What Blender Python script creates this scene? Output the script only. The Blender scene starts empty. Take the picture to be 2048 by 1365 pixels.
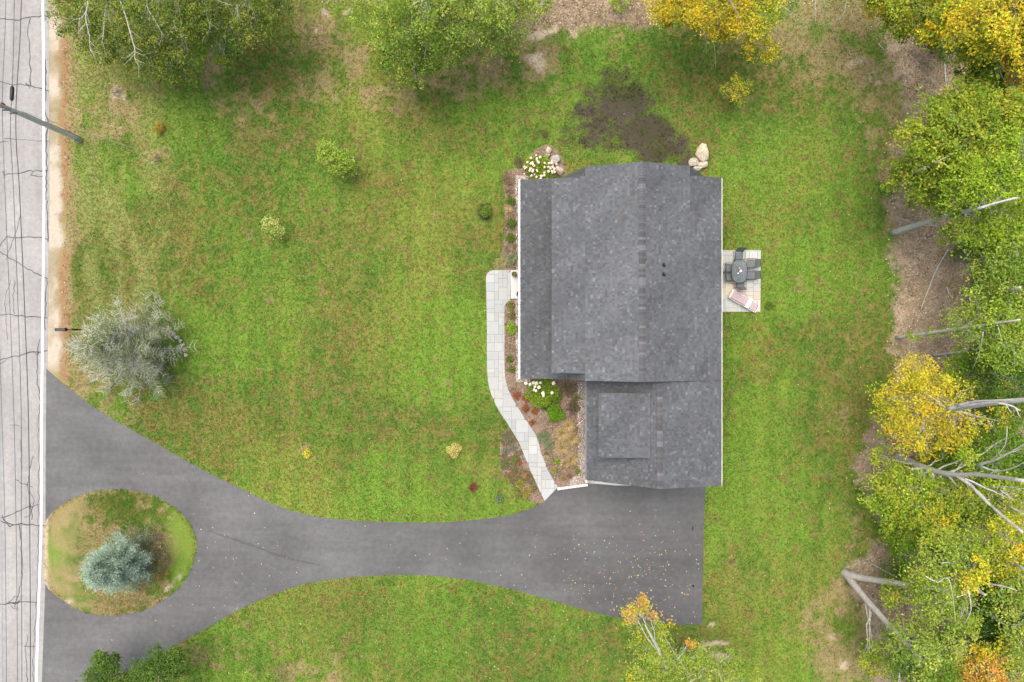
import bpy, math, random
import numpy as np
from mathutils import Vector
random.seed(7); RNG = np.random.default_rng(11)
scene = bpy.context.scene
COL = scene.collection
# ------------------------------------------------------------------ camera, world, sun
CH = 45.5                      # drone height in metres
cam_d = bpy.data.cameras.new('camera'); cam = bpy.data.objects.new('camera', cam_d); COL.objects.link(cam)
cam.location = (0, 0, CH); cam.rotation_euler = (0, 0, 0)
cam_d.sensor_width = 36; cam_d.lens = 24.0; cam_d.clip_start = .1; cam_d.clip_end = 2000
scene.camera = cam
SUN = Vector((.20, -.27, -1.0)).normalized()      # direction the light travels
world = bpy.data.worlds.new('World'); scene.world = world; world.use_nodes = True
wn = world.node_tree.nodes; wl = world.node_tree.links
sky = wn.new('ShaderNodeTexSky'); sky.sky_type = 'NISHITA'; sky.sun_disc = False
sky.sun_elevation = math.asin(-SUN.z); sky.sun_rotation = math.atan2(-SUN.x, -SUN.y)
sky.air_density = 1.0; sky.dust_density = 6.0; sky.ozone_density = .6
bg = wn['Background']; bg.inputs['Strength'].default_value = .15
wl.new(sky.outputs[0], bg.inputs['Color'])
sd = bpy.data.lights.new('sun', 'SUN'); so = bpy.data.objects.new('sun', sd); COL.objects.link(so)
sd.energy = 1.35; sd.angle = math.radians(46); sd.color = (1, .955, .86)
so.rotation_euler = SUN.to_track_quat('-Z', 'Y').to_euler(); so.location = (0, 0, 60)
vs = scene.view_settings
vs.view_transform = 'Standard'; vs.look = 'None'; vs.gamma = 1; vs.use_curve_mapping = False
vs.exposure = 0.76
# ------------------------------------------------------------------ helpers
def P(px, py, h=0.0):
    k = (CH - h) / 1365.0
    return ((px - 1024) * k, (682.5 - py) * k, h)
def fbm(x, y, scale, seed=0, octaves=4, ax=1.0, ay=1.0):
    x = np.asarray(x, float) / scale * ax; y = np.asarray(y, float) / scale * ay
    out = np.zeros_like(x); amp = 1; tot = 0
    for o in range(octaves):
        g = np.random.default_rng(seed * 31 + o).random((256, 256))
        xi = np.floor(x).astype(int); yi = np.floor(y).astype(int)
        fx = x - xi; fy = y - yi; fx = fx * fx * (3 - 2 * fx); fy = fy * fy * (3 - 2 * fy)
        a = g[xi % 256, yi % 256]; b = g[(xi + 1) % 256, yi % 256]; c = g[xi % 256, (yi + 1) % 256]; d = g[(xi + 1) % 256, (yi + 1) % 256]
        out += amp * ((a * (1 - fx) + b * fx) * (1 - fy) + (c * (1 - fx) + d * fx) * fy); tot += amp
        amp *= .55; x = x * 2.03 + 17.3; y = y * 2.03 + 5.1
    return out / tot
def sstep(a, b, v): t = np.clip((v - a) / (b - a), 0, 1); return t * t * (3 - 2 * t)
def inside(poly, x, y):
    res = np.zeros(x.shape, bool); n = len(poly)
    for i in range(n):
        x1, y1 = poly[i]; x2, y2 = poly[(i + 1) % n]
        if y1 == y2: continue
        c = ((y1 > y) != (y2 > y)) & (x < (x2 - x1) * (y - y1) / (y2 - y1) + x1)
        res ^= c
    return res
def smooth_poly(pts, n=5, closed=True):
    out = []; m = len(pts)
    rng = range(m) if closed else range(m - 1)
    for i in rng:
        g = (lambda k: pts[k % m]) if closed else (lambda k: pts[min(max(k, 0), m - 1)])
        p0, p1, p2, p3 = map(np.array, (g(i - 1), g(i), g(i + 1), g(i + 2)))
        for k in range(n):
            t = k / n
            out.append(tuple(.5 * ((2 * p1) + (p2 - p0) * t + (2 * p0 - 5 * p1 + 4 * p2 - p3) * t * t + (3 * p1 - p0 - 3 * p2 + p3) * t ** 3)))
    if not closed: out.append(tuple(pts[-1]))
    return out
def link(o, parent=None):
    COL.objects.link(o)
    if parent is not None: o.parent = parent
    return o
def tag(o, label=None, cat=None, group=None, kind=None):
    if label: o['label'] = label
    if cat: o['category'] = cat
    if group: o['group'] = group
    if kind: o['kind'] = kind
    return o
def thing(name, label, cat, loc=(0, 0, 0), rz=0.0, group=None):
    o = bpy.data.objects.new(name, None); o.empty_display_size = .2; COL.objects.link(o)
    o.location = loc; o.rotation_euler = (0, 0, rz)
    return tag(o, label, cat, group)
def mesh_from(name, V, F, mat, parent=None, col=None, org=(0, 0, 0), smooth=False, quads=None):
    """V (n,3); F = list of faces or (m,k) int array; col (m,3) face colours"""
    me = bpy.data.meshes.new(name)
    V = np.asarray(V, np.float32) - np.asarray(org, np.float32)
    if isinstance(F, np.ndarray):
        m, k = F.shape
        me.vertices.add(len(V)); me.vertices.foreach_set('co', V.ravel())
        me.loops.add(m * k); me.loops.foreach_set('vertex_index', F.astype(np.int32).ravel())
        me.polygons.add(m); me.polygons.foreach_set('loop_start', np.arange(0, m * k, k, dtype=np.int32))
        me.update(calc_edges=True)
    else:
        me.from_pydata(V.tolist(), [], F); me.update()
    if col is not None:
        c = np.ones((len(me.polygons), 4), np.float32); c[:, :3] = col
        a = me.attributes.new('tint', 'FLOAT_COLOR', 'FACE'); a.data.foreach_set('color', c.ravel())
    me.polygons.foreach_set('use_smooth', [bool(smooth)] * len(me.polygons))
    me.materials.append(mat)
    return link(bpy.data.objects.new(name, me), parent)
class MB:
    def __init__(s): s.V = []; s.F = []; s.C = []
    def add(s, V, F, c=None):
        b = len(s.V); s.V += [tuple(v) for v in V]; s.F += [tuple(b + i for i in f) for f in F]; s.C += [c or (.5, .5, .5)] * len(F); return s
    def box(s, x0, x1, y0, y1, z0, z1, c=None):
        return s.add([(x0, y0, z0), (x1, y0, z0), (x1, y1, z0), (x0, y1, z0), (x0, y0, z1), (x1, y0, z1), (x1, y1, z1), (x0, y1, z1)],
              [(3, 2, 1, 0), (4, 5, 6, 7), (0, 1, 5, 4), (1, 2, 6, 5), (2, 3, 7, 6), (3, 0, 4, 7)], c)
    def prism(s, poly, z0, z1, c=None):
        n = len(poly); a = sum(poly[i][0] * poly[(i + 1) % n][1] - poly[(i + 1) % n][0] * poly[i][1] for i in range(n))
        if a < 0: poly = poly[::-1]
        V = [(x, y, z0) for x, y in poly] + [(x, y, z1) for x, y in poly]
        return s.add(V, [tuple(range(n - 1, -1, -1)), tuple(range(n, 2 * n))] + [(i, (i + 1) % n, (i + 1) % n + n, i + n) for i in range(n)], c)
    def tube(s, pts, rad, n=6, c=None, cap=True):
        pts = [Vector(p) for p in pts]
        if not hasattr(rad, '__len__'): rad = [rad] * len(pts)
        V = []
        for i, p in enumerate(pts):
            d = (pts[min(i + 1, len(pts) - 1)] - pts[max(i - 1, 0)])
            d = d.normalized() if d.length > 1e-6 else Vector((0, 0, 1))
            u = d.cross(Vector((0, 0, 1)) if abs(d.z) < .9 else Vector((1, 0, 0))).normalized(); v = d.cross(u)
            for k in range(n):
                a = 2 * math.pi * k / n; V.append(p + (u * math.cos(a) + v * math.sin(a)) * rad[i])
        F = [(i * n + k, i * n + (k + 1) % n, (i + 1) * n + (k + 1) % n, (i + 1) * n + k) for i in range(len(pts) - 1) for k in range(n)]
        if cap: F += [tuple(range(n - 1, -1, -1)), tuple(range((len(pts) - 1) * n, len(pts) * n))]
        return s.add(V, F, c)
    def cyl(s, x, y, z0, z1, r0, r1=None, n=14, c=None):
        return s.tube([(x, y, z0), (x, y, z1)], [r0, r0 if r1 is None else r1], n, c)
    def build(s, name, mat, parent=None, org=(0, 0, 0), smooth=False, col=False):
        return mesh_from(name, s.V, s.F, mat, parent, np.array(s.C) if col else None, org, smooth)
# ------------------------------------------------------------------ materials
def new_mat(name):
    m = bpy.data.materials.new(name); m.use_nodes = True; nt = m.node_tree
    return m, nt, nt.nodes['Principled BSDF']
def noise_node(nt, scale, detail=4, rough=.6, vec=None):
    n = nt.nodes.new('ShaderNodeTexNoise'); n.inputs['Scale'].default_value = scale; n.inputs['Detail'].default_value = detail; n.inputs['Roughness'].default_value = rough
    if vec is not None: nt.links.new(vec, n.inputs['Vector'])
    return n
def ramp(nt, src, stops):
    r = nt.nodes.new('ShaderNodeValToRGB'); nt.links.new(src, r.inputs[0])
    e = r.color_ramp.elements
    while len(e) < len(stops): e.new(.5)
    for i, (p, c) in enumerate(stops): e[i].position = p; e[i].color = (c[0], c[1], c[2], 1)
    return r
def mixc(nt, a, b, fac, mode='MIX'):
    m = nt.nodes.new('ShaderNodeMix'); m.data_type = 'RGBA'; m.blend_type = mode
    for s, v in ((6, a), (7, b), (0, fac)):
        if hasattr(v, 'is_linked'): nt.links.new(v, m.inputs[s])
        elif isinstance(v, (tuple, list)): m.inputs[s].default_value = (v[0], v[1], v[2], 1)
        else: m.inputs[s].default_value = v
    return m.outputs[2]
def g1(v): return (v, v, v)
def position(nt): return nt.nodes.new('ShaderNodeNewGeometry').outputs['Position']
def plain(name, c, rough=.7, amp=.25, scale=6, metal=0, bump=0.0, spec=.3, alpha=None):
    m, nt, b = new_mat(name)
    n = noise_node(nt, scale, 5, vec=position(nt))
    r = ramp(nt, n.outputs[0], [(.3, tuple(v * (1 - amp) for v in c)), (.7, tuple(min(1, v * (1 + amp)) for v in c))])
    nt.links.new(r.outputs[0], b.inputs['Base Color']); b.inputs['Roughness'].default_value = rough; b.inputs['Metallic'].default_value = metal
    b.inputs['Specular IOR Level'].default_value = spec
    if alpha is not None: b.inputs['Alpha'].default_value = alpha
    if bump:
        n2 = noise_node(nt, scale * 6, 4, vec=position(nt)); bp = nt.nodes.new('ShaderNodeBump'); bp.inputs['Strength'].default_value = bump; bp.inputs['Distance'].default_value = .02
        nt.links.new(n2.outputs[0], bp.inputs['Height']); nt.links.new(bp.outputs[0], b.inputs['Normal'])
    return m
def tinted(name, rough=.8, translucent=0.0, fine=(40, .35), fine2=None, bump=0.0, spec=.2):
    m, nt, b = new_mat(name)
    a = nt.nodes.new('ShaderNodeAttribute'); a.attribute_name = 'tint'
    c = a.outputs['Color']; pos = position(nt)
    for sc, am in [fine] + ([fine2] if fine2 else []):
        n = noise_node(nt, sc, 5, .7, vec=pos)
        r = ramp(nt, n.outputs[0], [(.28, g1(1 - am)), (.72, g1(1 + am))])
        c = mixc(nt, c, r.outputs[0], 1.0, 'MULTIPLY')
    nt.links.new(c, b.inputs['Base Color']); b.inputs['Roughness'].default_value = rough; b.inputs['Specular IOR Level'].default_value = spec
    if translucent:
        t = nt.nodes.new('ShaderNodeBsdfTranslucent'); nt.links.new(c, t.inputs['Color'])
        mx = nt.nodes.new('ShaderNodeMixShader'); mx.inputs[0].default_value = translucent
        nt.links.new(b.outputs[0], mx.inputs[1]); nt.links.new(t.outputs[0], mx.inputs[2]); nt.links.new(mx.outputs[0], nt.nodes['Material Output'].inputs[0])
    if bump:
        n2 = noise_node(nt, 14, 6, .7, vec=pos); bp = nt.nodes.new('ShaderNodeBump'); bp.inputs['Strength'].default_value = bump; bp.inputs['Distance'].default_value = .05
        nt.links.new(n2.outputs[0], bp.inputs['Height']); nt.links.new(bp.outputs[0], b.inputs['Normal'])
    return m
M_LEAF = tinted('leaf', .7, .3, fine=(3, .1), spec=.08)
M_GROUND = tinted('ground_cover', .95, 0, fine=(24, .42), fine2=(4.5, .09), bump=.7)
M_ROOF = tinted('asphalt_shingle', .9, 0, fine=(60, .22), fine2=(1.3, .05))
M_STONE = tinted('bluestone', .8, 0, fine=(9, .07), fine2=(70, .06), bump=.12)
M_BITS = tinted('loose_bits', .85, 0, fine=(30, .2))
M_ROCK = tinted('boulder', .9, 0, fine=(7, .3), fine2=(30, .2), bump=.8)
M_BARK = tinted('bark', .95, 0, fine=(11, .3), fine2=(3, .18), bump=.6)
M_WHITE = plain('white_paint', (.72, .72, .69), .5, .06)
M_SIDING = plain('siding', (.55, .56, .55), .6, .05)
M_GLASS = plain('window_glass', (.03, .035, .04), .08, .1, spec=.6)
M_FASCIA = plain('fascia', (.16, .17, .18), .7, .1)
M_BLACK = plain('black_metal', (.02, .02, .022), .4, .2)
M_POT = plain('glazed_pot', (.03, .09, .09), .3, .3)
M_WIRE = plain('cable', (.05, .055, .06), .6, .1)
M_LWIRE = plain('bare_cable', (.30, .33, .36), .5, .1)
M_CONC = plain('concrete', (.50, .50, .48), .85, .06, 4, bump=.2)
M_GRAVELBASE = plain('gravel_base', (.22, .19, .17), .95, .3, 12, bump=.5)
M_JOINT = plain('stone_dust_joint', (.17, .16, .145), .95, .2, 12)
M_MUD = plain('soil', (.07, .05, .04), .95, .3, 6, bump=.6)
def asphalt(name, lo, hi, streak, fine, tint=(1, 1, 1), x_tone=None):
    m, nt, b = new_mat(name); pos = position(nt)
    n1 = noise_node(nt, .22, 5, .55, vec=pos)
    mp = nt.nodes.new('ShaderNodeMapping'); nt.links.new(pos, mp.inputs['Vector']); mp.inputs['Scale'].default_value = streak
    n2 = noise_node(nt, 1.0, 5, .6, vec=mp.outputs[0]); n3 = noise_node(nt, 55, 3, .8, vec=pos); n4 = noise_node(nt, 3.0, 6, .65, vec=pos)
    mid = (lo + hi) / 2
    r = ramp(nt, n1.outputs[0], [(.3, tuple(lo * t for t in tint)), (.7, tuple(hi * t for t in tint))])
    c = mixc(nt, r.outputs[0], ramp(nt, n2.outputs[0], [(.3, g1(.9)), (.7, g1(1.1))]).outputs[0], 1, 'MULTIPLY')
    c = mixc(nt, c, ramp(nt, n3.outputs[0], [(.3, g1(1 - fine)), (.7, g1(1 + fine))]).outputs[0], 1, 'MULTIPLY')
    c = mixc(nt, c, ramp(nt, n4.outputs[0], [(.3, g1(.86)), (.72, g1(1.15))]).outputs[0], 1, 'MULTIPLY')
    if x_tone:  # asphalt paler towards the road, darker towards the garage, broken up by noise
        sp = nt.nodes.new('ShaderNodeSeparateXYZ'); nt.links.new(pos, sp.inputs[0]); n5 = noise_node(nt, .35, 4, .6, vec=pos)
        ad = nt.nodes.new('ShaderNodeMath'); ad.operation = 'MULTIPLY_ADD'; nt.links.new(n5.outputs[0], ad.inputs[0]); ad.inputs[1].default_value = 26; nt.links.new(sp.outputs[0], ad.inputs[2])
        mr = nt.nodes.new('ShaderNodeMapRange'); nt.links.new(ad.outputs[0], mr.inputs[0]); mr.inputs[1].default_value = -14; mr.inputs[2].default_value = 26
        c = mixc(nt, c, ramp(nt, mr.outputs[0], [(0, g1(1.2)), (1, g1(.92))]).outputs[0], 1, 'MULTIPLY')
    nt.links.new(c, b.inputs['Base Color']); b.inputs['Roughness'].default_value = .9; b.inputs['Specular IOR Level'].default_value = .2
    bp = nt.nodes.new('ShaderNodeBump'); bp.inputs['Strength'].default_value = .3; bp.inputs['Distance'].default_value = .01
    nt.links.new(n3.outputs[0], bp.inputs['Height']); nt.links.new(bp.outputs[0], b.inputs['Normal'])
    return m
M_DRIVE = asphalt('driveway_asphalt', .082, .122, (.12, 1.6, 1), .28, (.985, 1.0, .985), x_tone=True)
M_ROAD = asphalt('road_asphalt', .25, .325, (1.6, .07, 1), .26, (1.0, .98, .935))
M_TAR = plain('tar_sealant', (.07, .07, .085), .7, .3, 5)
M_PAINT = plain('road_paint', (.78, .78, .77), .7, .08, 8)
# ------------------------------------------------------------------ plan outlines (photo pixels of ground points)
def ground_poly(pts, smooth=0):
    q = [P(*p)[:2] for p in pts]
    return smooth_poly(q, smooth) if smooth else q
road_edge = [(100, -900), (98, 0), (99, 400), (95, 740), (93, 900), (91, 1170), (84, 1365), (66, 1900), (20, 3200)]
road_w = [P(*p)[:2] for p in road_edge]
road_poly = [(-42, 300), (road_w[0][0], 300)] + road_w + [(road_w[-1][0] - 4, -300), (-42, -300)]
up_edge = smooth_poly([(93, 738), (130, 770), (200, 822), (300, 880), (400, 937), (480, 976), (550, 1010), (620, 1031), (700, 1041), (800, 1045), (900, 1044), (1000, 1034), (1060, 1018), (1089, 1002)], 4, False)
low_edge = smooth_poly([(1404, 1247), (1380, 1250), (1300, 1246), (1200, 1228), (1100, 1200), (1000, 1173), (900, 1155), (800, 1150), (700, 1155), (620, 1166), (560, 1184), (480, 1219), (400, 1264), (320, 1308), (250, 1346), (190, 1385), (150, 1440)], 4, False)
drive_px = up_edge + [(1116, 974), (1174, 967), (1178, 940), (1405, 940), (1412, 960), (1408, 1030), (1406, 1140)] + low_edge + [(78, 1440), (85, 1365), (91, 1170), (92, 900)]
drive_poly = [P(*p)[:2] for p in drive_px]
isl_px = smooth_poly([(93, 1043), (128, 1008), (177, 986), (230, 979), (288, 986), (337, 1007), (375, 1040), (392, 1079), (390, 1115), (372, 1158), (337, 1193), (288, 1220), (222, 1231), (168, 1223), (126, 1200), (92, 1168), (88, 1105)], 4)
isl_poly = [P(*p)[:2] for p in isl_px]
walk_left = smooth_poly([(985, 541), (975, 547), (972, 560), (973, 600), (974, 660), (974, 715), (975, 750), (979, 777), (987, 800), (999, 823), (1014, 846), (1027, 867), (1037, 884), (1045, 902), (1053, 922), (1063, 946), (1076, 974), (1089, 1002)], 3, False)
walk_right = smooth_poly([(1116, 974), (1105, 957), (1095, 938), (1087, 918), (1082, 905), (1074, 876), (1062, 855), (1049, 836), (1036, 815), (1024, 795), (1015, 775), (1010, 752), (1009, 720), (1009, 680), (1009, 622), (1011, 609), (1020, 601)], 3, False)
walk_px = walk_left + walk_right + [(1022, 541)]
patio_px = [(1385, 501), (1521, 501), (1520, 624), (1385, 624)]
bedA_px = smooth_poly([(1045, 332), (1066, 305), (1092, 290), (1112, 300), (1130, 330), (1128, 352), (1060, 380), (1052, 540), (1006, 541), (1001, 520), (1008, 480), (1009, 440), (1012, 400), (1006, 372), (1012, 345), (1030, 338)], 3)
bedB_px = walk_right[::-1][0:1] + [(1060, 590), (1060, 750), (1185, 750), (1185, 968), (1116, 976)] + walk_right[1:]
bedC_px = smooth_poly([(1022, 861), (1008, 864), (1000, 885), (1001, 915), (1003, 940), (1020, 968), (1040, 985), (1060, 1003), (1084, 1006), (1088, 1001), (1070, 962), (1058, 935), (1046, 905), (1032, 878)], 3)
island_house = [(.9, -2), (12, -2), (12, 9.8), (.9, 9.8)]
OFF = [road_poly, drive_poly, ground_poly(walk_px), ground_poly(patio_px), ground_poly(bedA_px), ground_poly(bedB_px), ground_poly(bedC_px), [(.9, -2.1), (11.9, -2.1), (11.9, 9.8), (.9, 9.8)], [(4.8, -8.2), (11.9, -8.2), (11.9, -2.0), (4.8, -2.0)]]
# ------------------------------------------------------------------ ground colour of the lawn, dirt and litter
def wpx(x, y): return x * 30 + 1024, 682.5 - y * 30
LITTER_EDGE = [(0, 1760), (60, 1768), (130, 1790), (200, 1812), (260, 1822), (300, 1790), (400, 1775), (500, 1788), (600, 1797), (700, 1790), (780, 1785), (830, 1745), (880, 1730), (950, 1708), (1000, 1735), (1050, 1765), (1100, 1745), (1140, 1705), (1180, 1705), (1230, 1745), (1300, 1765), (1365, 1745), (1500, 1740)]
DRY = [(235, 215, 50, 45, .9), (215, 262, 55, 22, .7), (315, 318, 26, 22, .6), (430, 135, 26, 45, .9), (250, 180, 60, 30, .5), (560, 230, 45, 60, .45), (480, 210, 60, 60, .5), (650, 60, 60, 45, .75), (600, 100, 40, 60, .5), (700, 130, 45, 60, .7),
       (660, 170, 60, 45, .6), (780, 190, 90, 35, .7), (900, 165, 90, 40, .7), (970, 120, 60, 50, .8), (1075, 130, 50, 50, .85), (1050, 60, 60, 30, .9), (1100, 50, 110, 45, .6), (1420, 75, 40, 20, .4), (1530, 60, 90, 50, .6), (1600, 95, 110, 50, .8), (1690, 130, 90, 50, .9),
       (1750, 180, 70, 50, .9), (1800, 240, 40, 60, .8), (1700, 30, 100, 60, .9), (1620, 20, 70, 40, .85), (1580, 50, 60, 30, .6), (1740, 270, 30, 45, .55), (1560, 150, 60, 30, .45), (1650, 1250, 55, 70, .65), (1700, 1320, 60, 60, .85), (1690, 1190, 35, 50, .8), (1760, 1200, 50, 60, .9), (1700, 1060, 40, 90, .5),
       (400, 1330, 80, 30, .45), (600, 1345, 120, 28, .6), (520, 1290, 90, 30, .3), (180, 770, 60, 40, .7), (240, 830, 60, 25, .6), (150, 740, 30, 60, .8), (130, 640, 25, 90, .6), (740, 968, 14, 10, .5), (618, 900, 18, 14, .5), (875, 435, 15, 10, .7), (235, 186, 22, 22, .9),
       (1500, 200, 25, 20, .45), (500, 640, 260, 120, .12), (640, 480, 120, 60, .15), (820, 720, 160, 120, .14), (1600, 560, 50, 60, .2), (1730, 640, 14, 130, .3), (1680, 740, 20, 120, .2), (1700, 830, 30, 60, .35), (1020, 900, 25, 60, .3), (990, 540, 25, 20, .6), (1210, 70, 140, 14, .35), (1780, 330, 24, 60, .9), (1790, 420, 20, 60, .8)]
TAN = [(238, 184, 13, 12, .9), (222, 252, 30, 7, .5), (312, 322, 12, 12, .5), (662, 30, 12, 6, .8), (700, 22, 14, 8, .8), (638, 60, 6, 5, .9), (1085, 72, 26, 14, 1), (1080, 118, 18, 20, .8), (1140, 62, 20, 14, .7), (800, 185, 20, 8, .3), (1705, 120, 18, 12, .6), (1760, 165, 24, 16, .5),
       (1425, 1283, 26, 6, .9), (1400, 1300, 30, 5, .6), (1440, 1306, 16, 8, .9), (1415, 1255, 10, 6, .8), (1660, 1270, 12, 14, .6), (1690, 1330, 12, 20, .6), (1795, 505, 18, 26, .7), (1810, 545, 12, 12, .6), (1820, 640, 24, 14, .6), (1800, 300, 10, 24, .5), (1700, 1140, 25, 16, .7), (1714, 955, 9, 7, .9), (735, 968, 10, 8, .3), (100, 680, 8, 160, .2)]
MUDS = [(1240, 215, 60, 45, 1), (1290, 270, 60, 35, 1), (1310, 300, 42, 24, .95), (1195, 265, 40, 26, .7), (1190, 215, 45, 25, .6), (1235, 165, 40, 22, .6), (1150, 250, 40, 30, .35), (1350, 290, 22, 22, .8), (1375, 310, 10, 20, .9), (1090, 265, 20, 14, .4), (968, 428, 12, 16, .8), (1228, 150, 20, 14, .4), (700, 320, 24, 14, .25)]
LUSH = [(1150, 120, 150, 60, 1), (1330, 180, 120, 90, .8), (1300, 100, 120, 60, 1), (1700, 240, 120, 70, .9), (470, 330, 90, 110, .9), (500, 120, 60, 120, .6), (1600, 1000, 120, 260, .2), (800, 1250, 300, 90, .75), (420, 1300, 120, 60, .5), (1110, 310, 60, 40, .6), (260, 800, 120, 40, .3), (380, 730, 60, 70, .6), (620, 420, 60, 80, .5)]
def blobs(lst, X, Y, seed):
    wx = (fbm(X, Y, 1.6, seed) - .5) * 46; wy = (fbm(X, Y, 1.6, seed + 3) - .5) * 46
    out = np.zeros_like(X); px, py = wpx(X, Y); px = px + wx; py = py + wy
    for cx, cy, rx, ry, s in lst:
        q = ((px - cx) / rx) ** 2 + ((py - cy) / ry) ** 2
        out = np.maximum(out, s * np.exp(-q * .8))
    return out
def lerp(a, b, t): return a + (b - a) * t[:, None]
def C(*c): return np.array(c, float)
def ground_color(X, Y, island=False):
    X = np.asarray(X, float); Y = np.asarray(Y, float)
    n1 = fbm(X, Y, 5.5, 1, 4); n2 = fbm(X, Y, 1.7, 2, 5); n3 = fbm(X, Y, .7, 3, 4); n4 = fbm(X + 2.4 * (n1 - .5) + .8 * (n2 - .5), Y, 1.0, 4, 4, 1.3, .22); n5 = fbm(X, Y, .35, 5, 3)
    px, py = wpx(X, Y)
    n6 = fbm(X, Y, 8.5, 9, 3); bright = sstep(.36, .62, n1 * .62 + n4 * .2 + n5 * .18)
    c = lerp(np.tile(C(.084, .148, .022), (len(X), 1)), np.tile(C(.128, .222, .027), (len(X), 1)), bright)
    c = lerp(c, np.tile(C(.195, .212, .042), (len(X), 1)), .68 * sstep(.44, .70, n6 * .55 + n4 * .25 + n5 * .2))
    c = lerp(c, np.tile(C(.06, .145, .018), (len(X), 1)), .5 * np.clip(blobs(LUSH, X, Y, 40), 0, 1))
    c = lerp(c, np.tile(C(.19, .145, .045), (len(X), 1)), .62 * sstep(.45, .66, n3 * .15 + n2 * .1 + n5 * .45 + (1 - n1) * .3))      # browned blades all over
    c = lerp(c, np.tile(C(.25, .26, .085), (len(X), 1)), .6 * sstep(400, 260, px) * sstep(.3, .65, n4) * (py < 760))
    st = np.sin(X * 2 * np.pi / 1.5 + 1.5 * n1 * 6.28 * .3) * sstep(.35, .6, n1); c = c * (1 + .05 * st)[:, None]
    d = blobs(DRY, X, Y, 50) * .88
    if island: d = np.maximum(d, .60 + .5 * (n2 - .5) * 2 - .5 * sstep(300, 380, px) - .35 * np.exp(-((px - 235) / 60) ** 2 - ((py - 1010) / 22) ** 2))
    rs = sstep(172, 128, px + (n2 - .5) * 60) * (py < 780)
    d = np.maximum(d, rs * .9)
    dm = sstep(.2, .7, d + (n3 - .5) * .9 + (n5 - .5) * .5)
    c = lerp(c, lerp(np.tile(C(.23, .18, .07), (len(X), 1)), np.tile(C(.30, .235, .125), (len(X), 1)), n5), .8 * dm)
    # bare tan ground
    t = blobs(TAN, X, Y, 60)
    if island:
        ex = np.maximum(sstep(108, 92, px), .9 * np.exp(-(((px - 348) * .75 + (py - 1165) * .65) / 6) ** 2 - (((px - 348) * .65 - (py - 1165) * .75) / 30) ** 2))
        ex = np.maximum(ex, .9 * np.exp(-((px - 140) / 16) ** 2 - ((py - 1205) / 10) ** 2)); t = np.maximum(t, ex * .9)
    t = np.maximum(t, 0)
    c = lerp(c, np.tile(C(.46, .38, .26), (len(X), 1)), sstep(.25, .8, t + (n5 - .5) * .9))
    if not island:
        # sandy road shoulder
        w = px + (n3 - .5) * 16 + (n5 - .5) * 10
        sh = sstep(128, 112, w + (n2 - .5) * 18) * sstep(760, 720, py)
        c = lerp(c, lerp(np.tile(C(.44, .385, .305), (len(X), 1)), np.tile(C(.30, .25, .16), (len(X), 1)), sstep(.35, .6, n2)), sh)
        br = np.exp(-((w - 130) / 8) ** 2) * sstep(.38, .55, n2 + .1) * (py < 760)
        c = lerp(c, np.tile(C(.28, .15, .085), (len(X), 1)), .75 * br)
        # mud by the house
        m = blobs(MUDS, X, Y, 70); c = lerp(c, np.tile(C(.07, .095, .02), (len(X), 1)), .85 * sstep(.12, .55, m * 1.2 + (n3 - .5) * .6)); c = lerp(c, lerp(np.tile(C(.04, .045, .016), (len(X), 1)), np.tile(C(.066, .053, .04), (len(X), 1)), sstep(.3, .7, n2)), sstep(.18, .95, m * 1.3 + (n5 - .5) * 1.2 + (n3 - .5) * .6))
        # leaf litter below the woods
        ex = np.interp(py, [e[0] for e in LITTER_EDGE], [e[1] for e in LITTER_EDGE])
        top = 26 + 14 * (n1 - .5) * 4
        l = np.maximum(sstep(-14, 10, px - ex + (n3 - .5) * 50 + (n5 - .5) * 24), sstep(10, -10, py - np.where((px > 1030) & (px < 1320), 52, -12) + (n3 - .5) * 50))
        l = np.maximum(l, sstep(60, -60, py + 80))
        lc = lerp(np.tile(C(.21, .16, .105), (len(X), 1)), np.tile(C(.36, .29, .20), (len(X), 1)), sstep(.25, .75, n5 * .5 + n3 * .5))
        lc = lerp(lc, np.tile(C(.20, .18, .06), (len(X), 1)), .35 * sstep(.55, .7, n2))
        c = lerp(c, lc, l)
    far = np.maximum(sstep(52, 64, np.abs(X)), sstep(42, 54, np.abs(Y))); c = lerp(c, np.tile(C(.17, .15, .07), (len(X), 1)), far)
    return np.clip(c, 0, 1), dm
# ground sheet
def axis(lo, hi, step, far):
    a = list(np.arange(lo, hi + step / 2, step)); k = .5; x = hi; y = lo; r = []; l = []
    while x < far: x += k; y -= k; r.append(x); l.append(y); k = .5 if len(r) < 60 else k * 1.35
    return np.array(l[::-1] + a + r)
gx = axis(-36, 37, .15, 900); gy = axis(-25, 27, .15, 900)
XX, YY = np.meshgrid(gx, gy); nx, ny = len(gx), len(gy)
ZZ = np.zeros_like(XX)
idx = np.arange(nx * ny).reshape(ny, nx)
F = np.stack([idx[:-1, :-1], idx[:-1, 1:], idx[1:, 1:], idx[1:, :-1]], -1).reshape(-1, 4)
cx = XX.ravel()[F].mean(1); cy = YY.ravel()[F].mean(1)
gc, _ = ground_color(XX.ravel(), YY.ravel())
go = mesh_from('ground', np.stack([XX.ravel(), YY.ravel(), ZZ.ravel()], 1), F, M_GROUND)
a = go.data.attributes.new('tint', 'FLOAT_COLOR', 'POINT'); cc = np.ones((nx * ny, 4), np.float32); cc[:, :3] = gc; a.data.foreach_set('color', cc.ravel())
tag(go, kind='structure')
def sheet(name, poly, z, mat, t=.0):
    mb = MB(); mb.prism(list(poly), -.05, z); o = mb.build(name, mat); return tag(o, kind='structure')
sheet('road', road_poly, .008, M_ROAD)
sheet('driveway', drive_poly, .016, M_DRIVE)
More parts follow.
